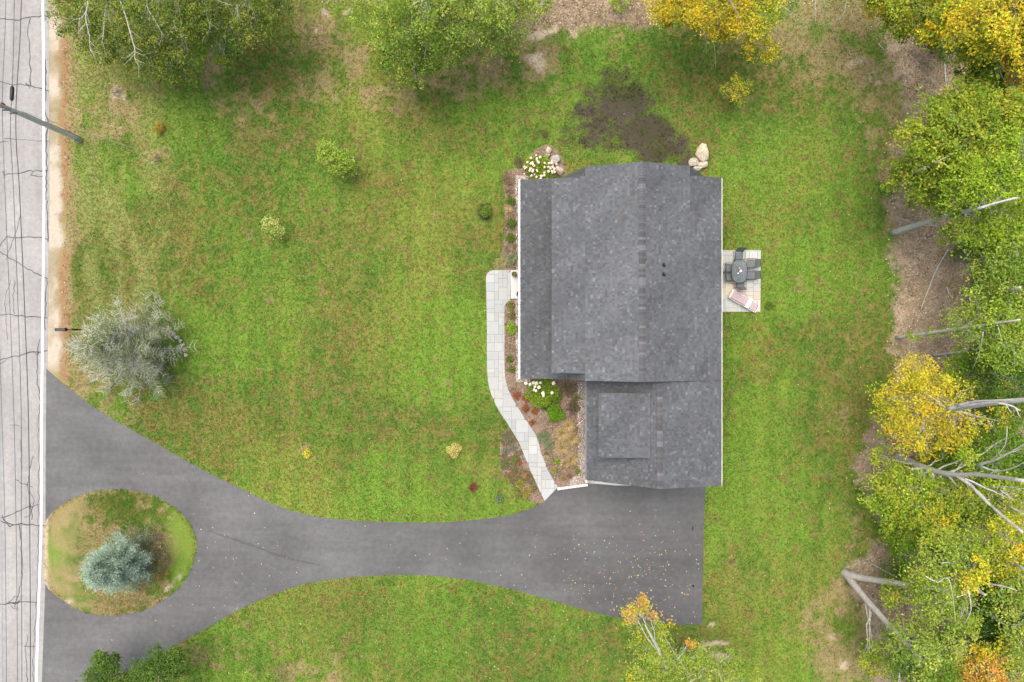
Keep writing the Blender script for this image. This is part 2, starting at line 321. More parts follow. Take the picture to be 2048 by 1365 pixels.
# island: a low grassed mound
ic = np.mean(np.array(isl_poly), 0); V = []; Cn = 26; n = len(isl_poly)
for k in range(Cn + 1):
    f = k / Cn
    for p in isl_poly: V.append((ic[0] + (p[0] - ic[0]) * f, ic[1] + (p[1] - ic[1]) * f, .035 + .16 * (1 - f ** 3)))
for p in isl_poly: V.append((p[0], p[1], -.02))
F = np.array([(k * n + i, (k + 1) * n + i, (k + 1) * n + (i + 1) % n, k * n + (i + 1) % n) for k in range(Cn + 1) for i in range(n)])
V = np.array(V); io = mesh_from('island_mound', V, F, M_GROUND)
ccol, _ = ground_color(V[:, 0], V[:, 1], True); cc = np.ones((len(V), 4), np.float32); cc[:, :3] = ccol
io.data.attributes.new('tint', 'FLOAT_COLOR', 'POINT').data.foreach_set('color', cc.ravel()); tag(io, kind='structure')
def isl_z(x, y):
    d = np.hypot(x - ic[0], y - ic[1]); a = np.arctan2(y - ic[1], x - ic[0]); R = 4.4
    return .035 + .16 * (1 - np.clip(d / R, 0, 1) ** 3)
# road marks
def ribbon(mb, pts, w, z, c=None, wj=0.0):
    V = []
    for i, p in enumerate(pts):
        d = np.array(pts[min(i + 1, len(pts) - 1)]) - np.array(pts[max(i - 1, 0)]); d = d / (np.hypot(*d) + 1e-9); nn = np.array([-d[1], d[0]])
        ww = w * (1 + random.uniform(-wj, wj)) / 2
        V += [(p[0] + nn[0] * ww, p[1] + nn[1] * ww, z), (p[0] - nn[0] * ww, p[1] - nn[1] * ww, z)]
    mb.add(V, [(2 * i, 2 * i + 1, 2 * i + 3, 2 * i + 2) for i in range(len(pts) - 1)], c)
mb = MB(); ribbon(mb, [P(*p)[:2] for p in [(88, -900), (86, 0), (88, 200), (88.5, 400), (86, 620), (84, 800), (82.5, 1070), (76, 1250), (73, 1365), (58, 1700), (10, 3000)]], .15, .0125)
tag(mb.build('edge_line', M_PAINT), kind='structure')
def wiggle(pts, amp=3, step=7):
    out = []
    for (x0, y0), (x1, y1) in zip(pts[:-1], pts[1:]):
        L = math.hypot(x1 - x0, y1 - y0); n = max(1, int(L / step))
        for k in range(n): t = k / n; out.append((x0 + (x1 - x0) * t + random.uniform(-amp, amp), y0 + (y1 - y0) * t + random.uniform(-amp, amp)))
    out.append(pts[-1]); return [P(*p)[:2] for p in out]
cr = MB()
cracks = [([(0, 39), (40, 40), (60, 36), (82, 33), (97, 34)], .09), ([(60, 38), (56, 50), (58, 80), (60, 120), (62, 150), (61, 170)], .07), ([(61, 36), (61, 50)], .06), ([(0, 164), (25, 170), (55, 170), (80, 178), (98, 183)], .09), ([(52, 165), (60, 180), (64, 170), (60, 158)], .06),
 ([(90, 120), (92, 160), (90, 215), (95, 240), (96, 262), (92, 280), (94, 330), (92, 400)], .1), ([(10, 278), (50, 280), (88, 282), (98, 284)], .05), ([(0, 285), (18, 284)], .05), ([(5, 343), (8, 350), (40, 347), (60, 343), (95, 342)], .08), ([(62, 352), (72, 353), (88, 353)], .07), ([(64, 348), (68, 344)], .06),
 ([(0, 492), (15, 475), (30, 477), (60, 476), (80, 475), (96, 480)], .07), ([(0, 503), (20, 516), (50, 534), (75, 548), (96, 558)], .08), ([(94, 402), (95, 460), (96, 485)], .08), ([(95, 558), (92, 600), (90, 640), (91, 660)], .07), ([(30, 560), (26, 600), (30, 628)], .05), ([(0, 632), (25, 629), (60, 634), (95, 637)], .07),
 ([(0, 720), (30, 713), (60, 706), (95, 702)], .09), ([(80, 680), (76, 705), (75, 760), (80, 800)], .07), ([(0, 730), (12, 722)], .05), ([(68, 704), (74, 712), (80, 704)], .06), ([(67, 910), (60, 940), (56, 970), (62, 1010), (64, 1040)], .06), ([(2, 1036), (30, 1028), (50, 1016), (80, 1010)], .07), ([(2, 1040), (20, 1052), (50, 1048), (90, 1052)], .09), ([(4, 1032), (14, 1046), (30, 1050)], .07),
 ([(40, 1050), (42, 1080), (46, 1120), (44, 1160), (34, 1200), (30, 1215)], .07), ([(0, 1209), (20, 1207), (50, 1204), (76, 1206)], .08), ([(10, 1210), (30, 1195), (45, 1193), (36, 1208), (14, 1207), (34, 1219), (38, 1200)], .05), ([(56, 1270), (52, 1300), (55, 1365)], .06), ([(50, 1292), (72, 1292)], .05), ([(80, 800), (77, 860), (78, 1000), (77, 1100), (75, 1180), (68, 1300), (66, 1380)], .05),
 ([(30, 960), (50, 970), (66, 975)], .05), ([(60, 980), (70, 1000), (60, 1030), (48, 1035)], .05), ([(18, 850), (40, 852)], .04), ([(42, 880), (44, 940)], .04), ([(12, 520), (30, 470), (42, 430)], .045), ([(22, 560), (10, 600), (16, 680)], .04)]
for pts, w in cracks: ribbon(cr, wiggle(pts, 1.7), w * .8, .0122, wj=.35)
tag(cr.build('sealed_crack', M_TAR), kind='structure')
# ------------------------------------------------------------------ grass and loose cover
def blades(n, xlo, xhi, ylo, yhi, island=False):
    x = RNG.uniform(xlo, xhi, n); y = RNG.uniform(ylo, yhi, n)
    if island: k = inside(isl_poly, x, y)
    else:
        k = np.ones(n, bool)
        for p in OFF: k &= ~inside(p, x, y)
        px, py = wpx(x, y); k &= px > 134 + RNG.normal(0, 6, n)
        ex = np.interp(py, [e[0] for e in LITTER_EDGE], [e[1] for e in LITTER_EDGE]); k &= (px < ex + RNG.normal(0, 12, n)) & (py > RNG.normal(-5, 14, n))
    x = x[k]; y = y[k]
    c, dm = ground_color(x, y, island)
    m = blobs(MUDS, x, y, 70) if not island else np.zeros_like(x)
    keep = RNG.random(len(x)) > np.clip(m * 1.0 + dm * .45, 0, .93)
    x = x[keep]; y = y[keep]; c = c[keep]; m = m[keep]; n = len(x)
    z0 = isl_z(x, y) if island else np.zeros(n)
    V = np.zeros((n, 3, 3, 3), np.float32); cols = np.zeros((n, 3, 3))
    j = np.clip(1 + RNG.normal(0, .21, n), .55, 1.8); yel = RNG.random(n) < .1
    c = c * j[:, None]; c[yel] = c[yel] * np.array([1.5, 1.15, 1.2])
    for b in range(3):
        a = RNG.uniform(0, 2 * np.pi, n); L = RNG.uniform(.05, .13, n); w = RNG.uniform(.012, .03, n); hgt = RNG.uniform(.02, .06, n)
        ox = RNG.normal(0, .03, n); oy = RNG.normal(0, .03, n); ca, sa = np.cos(a), np.sin(a)
        V[:, b, 0] = np.stack([x + ox - sa * w, y + oy + ca * w, z0 + .002], 1); V[:, b, 1] = np.stack([x + ox + sa * w, y + oy - ca * w, z0 + .002], 1)
        V[:, b, 2] = np.stack([x + ox + ca * L, y + oy + sa * L, z0 + hgt], 1); cols[:, b] = c * RNG.uniform(.85, 1.15, n)[:, None]
    return V.reshape(-1, 3), np.arange(n * 9).reshape(-1, 3), cols.reshape(-1, 3)
V, F, c = blades(320000, -31, 28, -28, 24)
tag(mesh_from('lawn_grass', V, F, M_LEAF, col=c), 'short patchy green lawn grass around the house and driveway', 'grass', kind='stuff')
V, F, c = blades(30000, -32, -20, -19, -9, True)
tag(mesh_from('island_grass', V, F, M_LEAF, col=c), 'thin brownish grass on the driveway island around the blue spruce', 'grass', kind='stuff')
def diamonds(cent, a, b, up=.8, rough=.9):
    """leaf shaped quads: centres (n,3), half length a, half width b"""
    n = len(cent); nv = RNG.normal(0, rough, (n, 3)); nv[:, 2] = np.abs(nv[:, 2]) + up; nv /= np.linalg.norm(nv, axis=1)[:, None]
    t = RNG.normal(0, 1, (n, 3)); u = np.cross(nv, t); u /= np.linalg.norm(u, axis=1)[:, None]; v = np.cross(nv, u)
    a = np.asarray(a)[..., None] if np.ndim(a) else a; b = np.asarray(b)[..., None] if np.ndim(b) else b
    V = np.stack([cent - u * a, cent - v * b, cent + u * a, cent + v * b], 1).reshape(-1, 3)
    return V, np.arange(4 * n).reshape(-1, 4)
def pick(pal, n, j=.18):
    pal = np.array(pal, float); c = pal[RNG.integers(0, len(pal), n)]; return np.clip(c * (1 + RNG.normal(0, j, n))[:, None] * (1 + RNG.normal(0, .06, (n, 3))), .003, .95)
# litter under the woods
n = 60000; x = RNG.uniform(21, 36, n); y = RNG.uniform(-25, 25, n)
px, py = wpx(x, y); ex = np.interp(py, [e[0] for e in LITTER_EDGE], [e[1] for e in LITTER_EDGE]); k = px > ex + RNG.normal(6, 14, n)
x2 = RNG.uniform(-30, 36, 26000); y2 = RNG.uniform(20.5, 26, 26000); k2 = 682.5 - y2 * 30 < np.where((x2 > .2) & (x2 < 10), 50, 2) + RNG.normal(0, 14, 26000)
x = np.concatenate([x[k], x2[k2]]); y = np.concatenate([y[k], y2[k2]])
cent = np.stack([x, y, RNG.uniform(.01, .05, len(x))], 1); V, F = diamonds(cent, RNG.uniform(.05, .09, len(x)), RNG.uniform(.025, .045, len(x)), 1.6)
tag(mesh_from('leaf_litter', V, F, M_BITS, col=pick([(.28, .19, .11), (.40, .31, .20), (.17, .11, .065), (.48, .40, .28), (.33, .21, .10), (.33, .26, .17)], len(x))), 'dry brown fallen leaves covering the ground under the trees', 'leaf litter', kind='stuff')
# scattered fallen leaves on drive and lawn
pts = []
for cx_, cy_, sx, sy, nn in [(1260, 1150, 95, 55, 230), (1150, 1180, 100, 40, 70), (560, 1120, 110, 60, 55), (480, 1060, 120, 60, 25), (900, 1100, 160, 40, 25), (230, 1200, 70, 14, 25), (430, 1180, 40, 40, 14), (300, 1280, 90, 40, 10)]:
    pts += [(random.gauss(cx_, sx), random.gauss(cy_, sy), .03) for _ in range(nn)]
pts = [p for p in pts if p[0] < 1402 and p[1] > 985]
for _ in range(420): pts.append((random.uniform(420, 1400), random.gauss(1290, 60), .06))
for _ in range(380): pts.append((random.uniform(1450, 1760), random.uniform(60, 1330), .06))
for _ in range(220): pts.append((random.uniform(150, 1400), random.uniform(60, 1000), .06))
for _ in range(60): pts.append((random.gauss(128, 6), random.uniform(0, 740), .03))
for _ in range(120): pts.append((random.uniform(1100, 1160), random.uniform(770, 960), .07))
cent = np.array([(P(a, b)[0], P(a, b)[1], z) for a, b, z in pts]); H = [(.9, 9.8, -2.1, 10.2), (4.6, 12, -8.3, -2)]
k = ~(((cent[:, 0] > .5) & (cent[:, 0] < 12.2) & (cent[:, 1] > -2.3) & (cent[:, 1] < 10.1)) | ((cent[:, 0] > 4.6) & (cent[:, 0] < 12.2) & (cent[:, 1] > -8.4) & (cent[:, 1] < 0)))
cent = cent[k]; V, F = diamonds(cent, RNG.uniform(.03, .066, len(cent)) * np.where(cent[:, 2] < .04, 1.1, .8), RNG.uniform(.022, .045, len(cent)), 2)
tag(mesh_from('fallen_leaves', V, F, M_BITS, col=pick([(.40, .24, .13), (.43, .32, .17), (.34, .2, .12), (.45, .36, .27), (.42, .37, .12), (.33, .24, .17)], len(cent))), 'tan, yellow and orange leaves scattered over driveway and lawn', 'fallen leaves', kind='stuff')
# ------------------------------------------------------------------ house
house = thing('house', 'grey-shingled house with attached garage wing beside the driveway', 'house', (0.9, 3.8, 0))
HO = house.location
def hb(mb, name, mat, col=False, parent=None, smooth=False):
    o = mb.build(name, mat, parent or house, (0, 0, 0) if parent else HO, smooth, col); return o
def sub(mb, name, mat, parent):
    o = mb.build(name, mat, parent, HO); return o
NX, SX = 10.03, -2.28
def gableprism(pts, y0, y1):
    mb = MB(); n = len(pts)
    mb.add([(x, y0, z) for x, z in pts] + [(x, y1, z) for x, z in pts], [tuple(range(n)), tuple(range(2 * n - 1, n - 1, -1))] + [(i, i + n, (i + 1) % n + n, (i + 1) % n) for i in range(n)]); return mb
hb(gableprism([(.95, 0), (11.9, 0), (11.9, 3.3), (11.5, 4.1), (10.1, 6.1), (7.3, 7.05), (4.35, 5.95), (3.1, 3.2), (.95, 2.72)], -1.98, 9.73), 'wall', M_SIDING)
hb(gableprism([(2.7, 3.05), (5, 3.3), (5, 6.2), (4.3, 5.95), (2.7, 5.2)], -1.55, 9.2), 'dormer_wall', M_SIDING)
hb(gableprism([(10, 3.4), (11.93, 3.4), (11.93, 5.58), (10.1, 6.12)], -1.96, 9.2), 'dormer_wall', M_SIDING)
hb(gableprism([(4.85, 0), (11.93, 0), (11.93, 5.55), (8.43, 6.35), (4.85, 4.08)], -8.15, -1.99), 'garage_wall', M_SIDING)
hb(gableprism([(5.3, 4.5), (7.4, 5.8), (7.6, 6.1), (7.6, 6.15), (5.3, 5.93)], -6.5, -3.2), 'dormer_wall', M_SIDING)
ROOFPAL = None
def shingle_field(name, e0, e1, ya, yb, seed, thick=.13, fascia=True, tone=1.0):
    """e0=(x,z) at the eave, e1=(x,z) at the top; courses run along y"""
    dx, dz = e1[0] - e0[0], e1[1] - e0[1]; L = math.hypot(dx, dz); sx, sz = dx / L, dz / L
    nx_, nz_ = (-sz, sx) if sx > 0 else (sz, -sx)
    if nz_ < 0: nx_, nz_ = -nx_, -nz_
    slab = MB(); q = lambda s, y, t: (e0[0] + sx * s + nx_ * t, y, e0[1] + sz * s + nz_ * t)
    slab.add([q(0, ya, 0), q(L, ya, 0), q(L, yb, 0), q(0, yb, 0), q(0, ya, -thick), q(L, ya, -thick), q(L, yb, -thick), q(0, yb, -thick)],
             [(0, 1, 2, 3), (7, 6, 5, 4), (0, 4, 5, 1), (1, 5, 6, 2), (2, 6, 7, 3), (3, 7, 4, 0)])
    rf = hb(slab, 'roof', M_FASCIA)
    e = .145; rows = int(round(L / e)); e = L / rows; r = np.random.default_rng(seed); V = []; Fc = []; Cc = []
    for i in range(rows):
        y = ya - .012 - r.uniform(0, .15); s0 = i * e - (.015 if i == 0 else 0); s1 = (i + 1) * e + .01
        pack = {}
        while y < yb + .012:
            w = r.choice([.09, .11, .13, .155, .19, .24], p=[.2, .3, .24, .14, .08, .04]); y0 = max(y, ya - .012); y1 = min(y + w, yb + .012); y += w
            if y1 - y0 < .02: continue
            hi = r.random() < .5; t = .021 if hi else .016
            v = .79 * r.choice([.103, .120, .130, .144, .182], p=[.18, .34, .31, .13, .04]) * tone * (1 + r.normal(0, .04))
            pk = (int((y0 + i * .37) // 1.1)); 
            if pk not in pack: pack[pk] = 1 + r.normal(0, .02)
            v *= pack[pk]
            hue = r.random()
            cc_ = (v * .93, v, v * 1.07) if hue < .7 else ((v * .96, v, v * 1.03) if hue < .95 else (v * 1.03, v * 1.0, v * 1.0))
            b = len(V); V += [q(s0, y0, t), q(s0, y1, t), q(s1, y1, .004), q(s1, y0, .004), q(s0, y0, 0), q(s0, y1, 0), q(s1, y0, -.004), q(s1, y1, -.004)]
            Fc += [(b, b + 1, b + 2, b + 3), (b, b + 4, b + 5, b + 1), (b, b + 3, b + 6, b + 4), (b + 1, b + 5, b + 7, b + 2)]; Cc += [cc_, (.035, .035, .038), cc_, cc_]
    V = np.array(V); Cc = np.array(Cc); F = np.array(Fc)
    mid = V[F].mean(1); dn = fbm(mid[:, 0] + mid[:, 1] * .5, mid[:, 1] - mid[:, 0] * .9, 2.2, seed + 5, 4, .5, 1.3)
    Cc = Cc * (1 + (dn - .5)[:, None] * .5)
    o = mesh_from('shingles', V, F, M_ROOF, rf, col=Cc, org=HO); o['kind'] = 'stuff'
    return rf
shingle_field('a', (4.24, 6.16), (7.3, 7.3), SX, NX, 1, tone=1.08)
shingle_field('b', (2.36, 5.3), (4.22, 6.145), -1.87, 9.51, 2, tone=1.08)
shingle_field('c', (2.9, 3.27), (4.24, 6.13), 9.52, NX, 3)
shingle_field('c', (2.9, 3.27), (4.24, 6.13), SX, -1.88, 4)
shingle_field('d', (.53, 2.9), (2.96, 3.4), -2.33, 10.05, 5, tone=.86)
shingle_field('e', (10.19, 6.33), (7.3, 7.3), SX, NX, 6)
shingle_field('f', (12.18, 5.75), (10.21, 6.325), SX, 9.5, 7)
shingle_field('g', (11.9, 3.6), (10.19, 6.3), 9.51, NX, 8)
shingle_field('h', (4.54, 4.15), (8.43, 6.6), -8.42, -2.05, 9, tone=.95)
shingle_field('i', (12.19, 5.72), (8.43, 6.6), -8.42, -2.29, 10, tone=.97)
shingle_field('j', (5.02, 6.08), (7.92, 6.37), -6.71, -3.01, 11, tone=1.05)
# ridge caps
def ridge(x, z, y0, y1, slL, slR, w=.2):
    vs_ = []
    for k, v in enumerate([.080, .095, .11, .145]):
        mb = MB(); L = .2; t = .03
        Vv = []
        for y, tt in ((0, t + .02), (L, t - .018)):
            Vv += [(-w, y, -w * slL + tt), (0, y, tt + .008), (w, y, -w * slR + tt), (-w, y, -w * slL), (0, y, 0), (w, y, -w * slR)]
        mb.add(Vv, [(0, 1, 7, 6), (1, 2, 8, 7), (0, 3, 4, 1), (1, 4, 5, 2), (6, 7, 10, 9), (7, 8, 11, 10), (0, 6, 9, 3), (2, 5, 11, 8)], (v * .97, v, v * 1.05))
        o = mb.build('ridge_cap', M_ROOF, house, col=True); vs_.append(o)
    used = [False] * 4; y = y0 + 0
    while y < y1 - .1:
        k = random.choices(range(4), [4, 5, 3, 1.6])[0]
        if used[k]: o = vs_[k].copy(); link(o, house)
        else: o = vs_[k]; used[k] = True
        o.location = (x - HO.x, y - HO.y, z - HO.z + random.uniform(-.003, .003)); y += .15
    for k in range(4):
        if not used[k]: bpy.data.objects.remove(vs_[k])
ridge(7.3, 7.31, SX, NX - .1, .37, .335, .19)
ridge(8.43, 6.61, -8.42, -2.5, .5, .235, .17)
# gutters, vents
mb = MB(); mb.box(.40, .53, -2.36, 10.07, 2.78, 2.90); mb.box(.425, .505, -2.34, 10.05, 2.895, 2.903)
gt = hb(mb, 'gutter', M_WHITE)
for k in range(31):
    m2 = MB(); y = -2.2 + k * .405; m2.box(.405, .525, y, y + .035, 2.904, 2.915); sub(m2, 'gutter_strap', M_FASCIA, gt)
mb = MB(); mb.box(12.185, 12.265, -8.44, 9.5, 5.58, 5.70); hb(mb, 'gutter', plain('cream_gutter', (.56, .55, .49), .6, .08))
mb = MB(); mb.box(4.45, 4.53, -8.42, -2.33, 4.0, 4.09); hb(mb, 'gutter', M_FASCIA)
for y, nm in ((570, 'porch_downspout'),): pass
mb = MB(); mb.tube([(12.24, 9.3, 5.6), (11.98, 9.35, 5.3), (11.98, 9.35, .2), (12.2, 9.4, .05)], .04, 6); hb(mb, 'downspout', M_WHITE)
mb = MB(); mb.tube([(.47, 9.9, 2.8), (.9, 9.85, 2.5), (.9, 9.85, .1)], .04, 6); hb(mb, 'downspout', M_WHITE)
for (px_, py_) in ((1327, 530), (1327, 549)):
    x0, y0, _ = P(px_, py_, 6.85); zt = 7.3 - (x0 - 7.3) * .335
    mb = MB(); mb.cyl(x0, y0, zt - .05, zt + .32, .055, .055, 12); v = hb(mb, 'vent_pipe', M_BLACK, smooth=False)
    mb = MB(); mb.tube([(x0, y0, zt - .02), (x0, y0, zt + .1)], [.13, .065], 12); sub(mb, 'vent_boot', M_BLACK, v)
    mb = MB(); mb.cyl(x0, y0, zt + .32, zt + .325, .035, .035, 10); sub(mb, 'vent_opening', M_BLACK, v)
# windows and doors
def window(axis_, at, c, z0, z1, w, face):
    """axis 'x': wall plane at x=at, centre y=c; 'y': wall plane at y=at"""
    fr = MB(); gl = MB(); t = .05 * face; f = .08
    def bx(mb, a0, a1, zz0, zz1, d0, d1):
        lo, hi = sorted((at + d0 * face, at + d1 * face))
        if axis_ == 'x': mb.box(lo, hi, a0, a1, zz0, zz1)
        else: mb.box(a0, a1, lo, hi, zz0, zz1)
    a0, a1 = c - w / 2, c + w / 2
    bx(fr, a0 - f, a0, z0 - f, z1 + f, 0, .06); bx(fr, a1, a1 + f, z0 - f, z1 + f, 0, .06); bx(fr, a0, a1, z1, z1 + f, 0, .06); bx(fr, a0, a1, z0 - f, z0, 0, .08)
    bx(fr, a0, a1, (z0 + z1) / 2 - .025, (z0 + z1) / 2 + .025, .0, .045); bx(fr, c - .015, c + .015, (z0 + z1) / 2 + .025, z1, 0, .04)
    wo = hb(fr, 'window', M_WHITE)
    g = MB(); bx(g, a0, a1, z0, (z0 + z1) / 2 - .025, 0, .02); sub(g, 'pane', M_GLASS, wo)
    g = MB(); bx(g, a0, a1, (z0 + z1) / 2 + .025, z1, 0, .02); sub(g, 'pane', M_GLASS, wo)
for y in (8.3, 6.2, 1.2, -.8): window('x', .95, y, .9, 2.2, 1.0, -1)
for y in (8.0, 5.2, 2.6, -.3): window('x', 2.7, y, 3.75, 4.85, .9, -1)
for y in (-4.2, -5.6): window('x', 5.3, y, 5.05, 5.45, .7, -1)
for y in (-3.6, -6.0): window('x', 4.85, y, 1.1, 2.3, .9, -1)
for y in (8.2, 6.2, 1.5, -.5, -4, -6.5): window('x', 11.93, y, 1.0, 2.2, 1.0, 1); window('x', 11.93, y, 4.0, 5.1, .9, 1)
for x in (5.4, 9.0): window('y', 9.73, x, 1.0, 2.2, .95, 1); window('y', 9.73, x, 4.0, 5.1, .9, 1)
window('y', -8.15, 8.4, 4.0, 5.0, 1.1, -1)
d = MB(); d.box(.89, .95, 3.3, 4.2, .12, 2.2); dr = hb(d, 'front_door', plain('door_paint', (.03, .05, .08), .5, .1))
d = MB(); d.cyl(.86, 4.1, 1.1, 1.14, .03); sub(d, 'handle', M_BLACK, dr)
d = MB(); d.box(11.93, 11.99, 3.0, 4.8, .1, 2.2); dr = hb(d, 'patio_door', M_GLASS)
for x0 in (5.35, 8.7):
    d = MB(); d.box(x0, x0 + 2.7, -8.2, -8.15, .03, 2.3); gd = hb(d, 'garage_door', M_WHITE)
    for k in range(4):
        for j in range(4):
            p_ = MB(); p_.box(x0 + .1 + j * .65, x0 + .65 + j * .65, -8.215, -8.2, .12 + k * .56, .55 + k * .56); sub(p_, 'panel', M_WHITE, gd)
# ------------------------------------------------------------------ beds, paving
def bed(name, pts, mat, z):
    mb = MB(); mb.prism(ground_poly(pts), -.05, z); return tag(mb.build(name, mat), kind='structure')
mu, nt, b_ = new_mat('bark_mulch'); pos = position(nt)
r_ = ramp(nt, noise_node(nt, 9, 7, .75, vec=pos).outputs[0], [(.3, (.10, .07, .05)), (.5, (.20, .145, .105)), (.72, (.34, .27, .20))])
nt.links.new(mixc(nt, r_.outputs[0], ramp(nt, noise_node(nt, 1.4, 4, .6, vec=pos).outputs[0], [(.3, g1(.75)), (.7, g1(1.25))]).outputs[0], 1, 'MULTIPLY'), b_.inputs['Base Color']); b_.inputs['Roughness'].default_value = .95
bed('mulch_bed', bedA_px, mu, .022); bed('mulch_bed', bedB_px, mu, .022); bed('mulch_bed', bedC_px, mu, .022)
gravelA = [(1031, 352), (1060, 352), (1060, 541), (1033, 541)]; gravelB = [(1155, 764), (1190, 764), (1190, 968), (1175, 967), (1140, 972), (1138, 962), (1156, 948)]; gravelC = [(1031, 600), (1060, 600), (1060, 764), (1032, 764)]
for g in (gravelA, gravelB, gravelC): bed('gravel_strip', g, M_GRAVELBASE, .028)
def scatter_poly(pts, n, zr, a, b, pal, up=1.3, extra=()):
    q = np.array(ground_poly(pts)); x = RNG.uniform(q[:, 0].min(), q[:, 0].max(), n); y = RNG.uniform(q[:, 1].min(), q[:, 1].max(), n)
    k = inside([tuple(p) for p in q], x, y); x = x[k]; y = y[k]; m = len(x)
    V, F = diamonds(np.stack([x, y, RNG.uniform(zr[0], zr[1], m)], 1), RNG.uniform(a * .6, a * 1.3, m), RNG.uniform(b * .6, b * 1.3, m), up)
    return V, F, pick(pal, m)
def joinq(parts):
    V = []; F = []; Cc = []; o = 0
    for v, f, c in parts: V.append(v); F.append(f + o); Cc.append(c); o += len(v)
    return np.concatenate(V), np.concatenate(F), np.concatenate(Cc)
MUL = [(.28, .19, .14), (.16, .10, .075), (.40, .31, .25), (.10, .065, .05), (.33, .2, .13)]
V, F, c = joinq([scatter_poly(p, nn, (.025, .06), .05, .016, MUL) for p, nn in ((bedA_px, 9000), (bedB_px, 16000), (bedC_px, 6000))])
tag(mesh_from('mulch_chips', V, F, M_BITS, col=c), 'shredded brown bark mulch in the planting beds by the house', 'mulch', kind='stuff')
GRV = [(.5, .45, .4), (.62, .57, .52), (.36, .32, .29), (.55, .44, .36), (.7, .66, .62)]
V, F, c = joinq([scatter_poly(p, nn, (.03, .05), .028, .022, GRV) for p, nn in ((gravelA, 9000), (gravelB, 11000), (gravelC, 9000))])
tag(mesh_from('pea_gravel', V, F, M_BITS, col=c), 'pale pea gravel in the drip strips along the house walls', 'gravel', kind='stuff')
WEED = [(.13, .17, .05), (.2, .2, .07), (.22, .15, .08), (.28, .24, .12), (.09, .13, .03), (.24, .13, .08)]
def weeds(pts, n, seed, thr):
    v, f, c = scatter_poly(pts, n, (.04, .16), .045, .02, WEED, .8); cen = v.reshape(-1, 4, 3).mean(1); k = fbm(cen[:, 0], cen[:, 1], .8, seed, 3) > thr
    return v.reshape(-1, 4, 3)[k].reshape(-1, 3), np.arange(4 * k.sum()).reshape(-1, 4), c[k]
V, F, c = joinq([weeds(bedA_px, 9000, 91, .5), weeds(bedB_px, 13000, 92, .54), weeds(bedC_px, 12000, 93, .42)])
tag(mesh_from('bed_weeds', V, F, M_LEAF, col=c), 'thin green and brown ground cover weaving through the mulch beds', 'ground cover', kind='stuff')
M_SEAM = asphalt('driveway_seam', .074, .108, (.12, 1.6, 1), .28)
mb = MB()
for pts, w in [([(1110, 1049), (1240, 1054), (1386, 1056)], .16), ([(1100, 1073), (1250, 1079), (1386, 1085)], .10), ([(1060, 1110), (1386, 1121)], .07), ([(1080, 1163), (1230, 1168), (1388, 1172)], .12), ([(1388, 982), (1386, 1100), (1386, 1246)], .10), ([(420, 1062), (500, 1090), (560, 1112), (640, 1130)], .14)]: ribbon(mb, wiggle(pts, 1.1, 12), w, .0205, wj=.6)
tag(mb.build('driveway_seam', M_SEAM), kind='structure')
# low plants that weave through the mulch
def clip_rect(poly, x0, x1, y0, y1):
    def clip(pl, f, inter):
        out = []
        for i in range(len(pl)):
            a, b = pl[i], pl[(i + 1) % len(pl)]
            if f(a): out.append(a)
            if f(a) != f(b): out.append(inter(a, b))
        return out
    ix = lambda X: (lambda a, b: (X, a[1] + (b[1] - a[1]) * (X - a[0]) / (b[0] - a[0])))
    iy = lambda Y: (lambda a, b: (a[0] + (b[0] - a[0]) * (Y - a[1]) / (b[1] - a[1]), Y))
    for f, it in ((lambda p: p[0] >= x0, ix(x0)), (lambda p: p[0] <= x1, ix(x1)), (lambda p: p[1] >= y0, iy(y0)), (lambda p: p[1] <= y1, iy(y1))):
        if len(poly) < 3: return []
        poly = clip(poly, f, it)
    return poly
def area(p): return abs(sum(p[i][0] * p[(i + 1) % len(p)][1] - p[(i + 1) % len(p)][0] * p[i][1] for i in range(len(p)))) / 2 if len(p) > 2 else 0
def ashlar(poly, mod, pal, parent, name, z, seed, gap=.012, sizes=((2, 2), (2, 1), (1, 2), (2, 3), (3, 2), (2, 2), (3, 2), (3, 3), (2, 1))):
    r = random.Random(seed); q = np.array(poly); x0, y0 = q.min(0) - .01; nx = int((q[:, 0].max() - x0) / mod) + 2; ny = int((q[:, 1].max() - y0) / mod) + 2
    occ = np.zeros((nx, ny), bool); out = []
    for j in range(ny):
        for i in range(nx):
            if occ[i, j]: continue
            for w, h in r.sample(sizes, len(sizes)) + [(1, 1)]:
                if i + w <= nx and j + h <= ny and not occ[i:i + w, j:j + h].any(): break
            occ[i:i + w, j:j + h] = True
            p = clip_rect(list(poly), x0 + i * mod + gap / 2, x0 + (i + w) * mod - gap / 2, y0 + j * mod + gap / 2, y0 + (j + h) * mod - gap / 2)
            if area(p) < .012: continue
            cxm = sum(a for a, _ in p) / len(p); cym = sum(b for _, b in p) / len(p)
            c = np.array(r.choice(pal)) * (1 + r.uniform(-.05, .05)); mb = MB(); mb.prism(p, .0, z + r.uniform(-.004, .004), tuple(c))
            mb.V = [(a - cxm, b - cym, zz) for a, b, zz in mb.V]
            o = mb.build(name, M_STONE, parent, col=True); o.location = (cxm, cym, 0); out.append(o)
    return out
walk_poly = ground_poly(walk_px)
mb = MB(); mb.prism([((x - 0) , y) for x, y in walk_poly], -.05, .03); wk = tag(mb.build('walkway', M_JOINT), kind='structure')
WP = [(.355, .37, .365), (.38, .395, .385), (.335, .35, .345), (.365, .375, .365), (.39, .40, .385), (.355, .365, .35), (.34, .355, .35)] * 2 + [(.31, .325, .32), (.385, .38, .35), (.335, .355, .35)]
ashlar(walk_poly, .285, WP, wk, 'flagstone', .05, 4, .016)
patio_poly = ground_poly(patio_px)
mb = MB(); mb.prism(patio_poly, -.05, .035); pt = tag(mb.build('patio', M_JOINT), kind='structure')
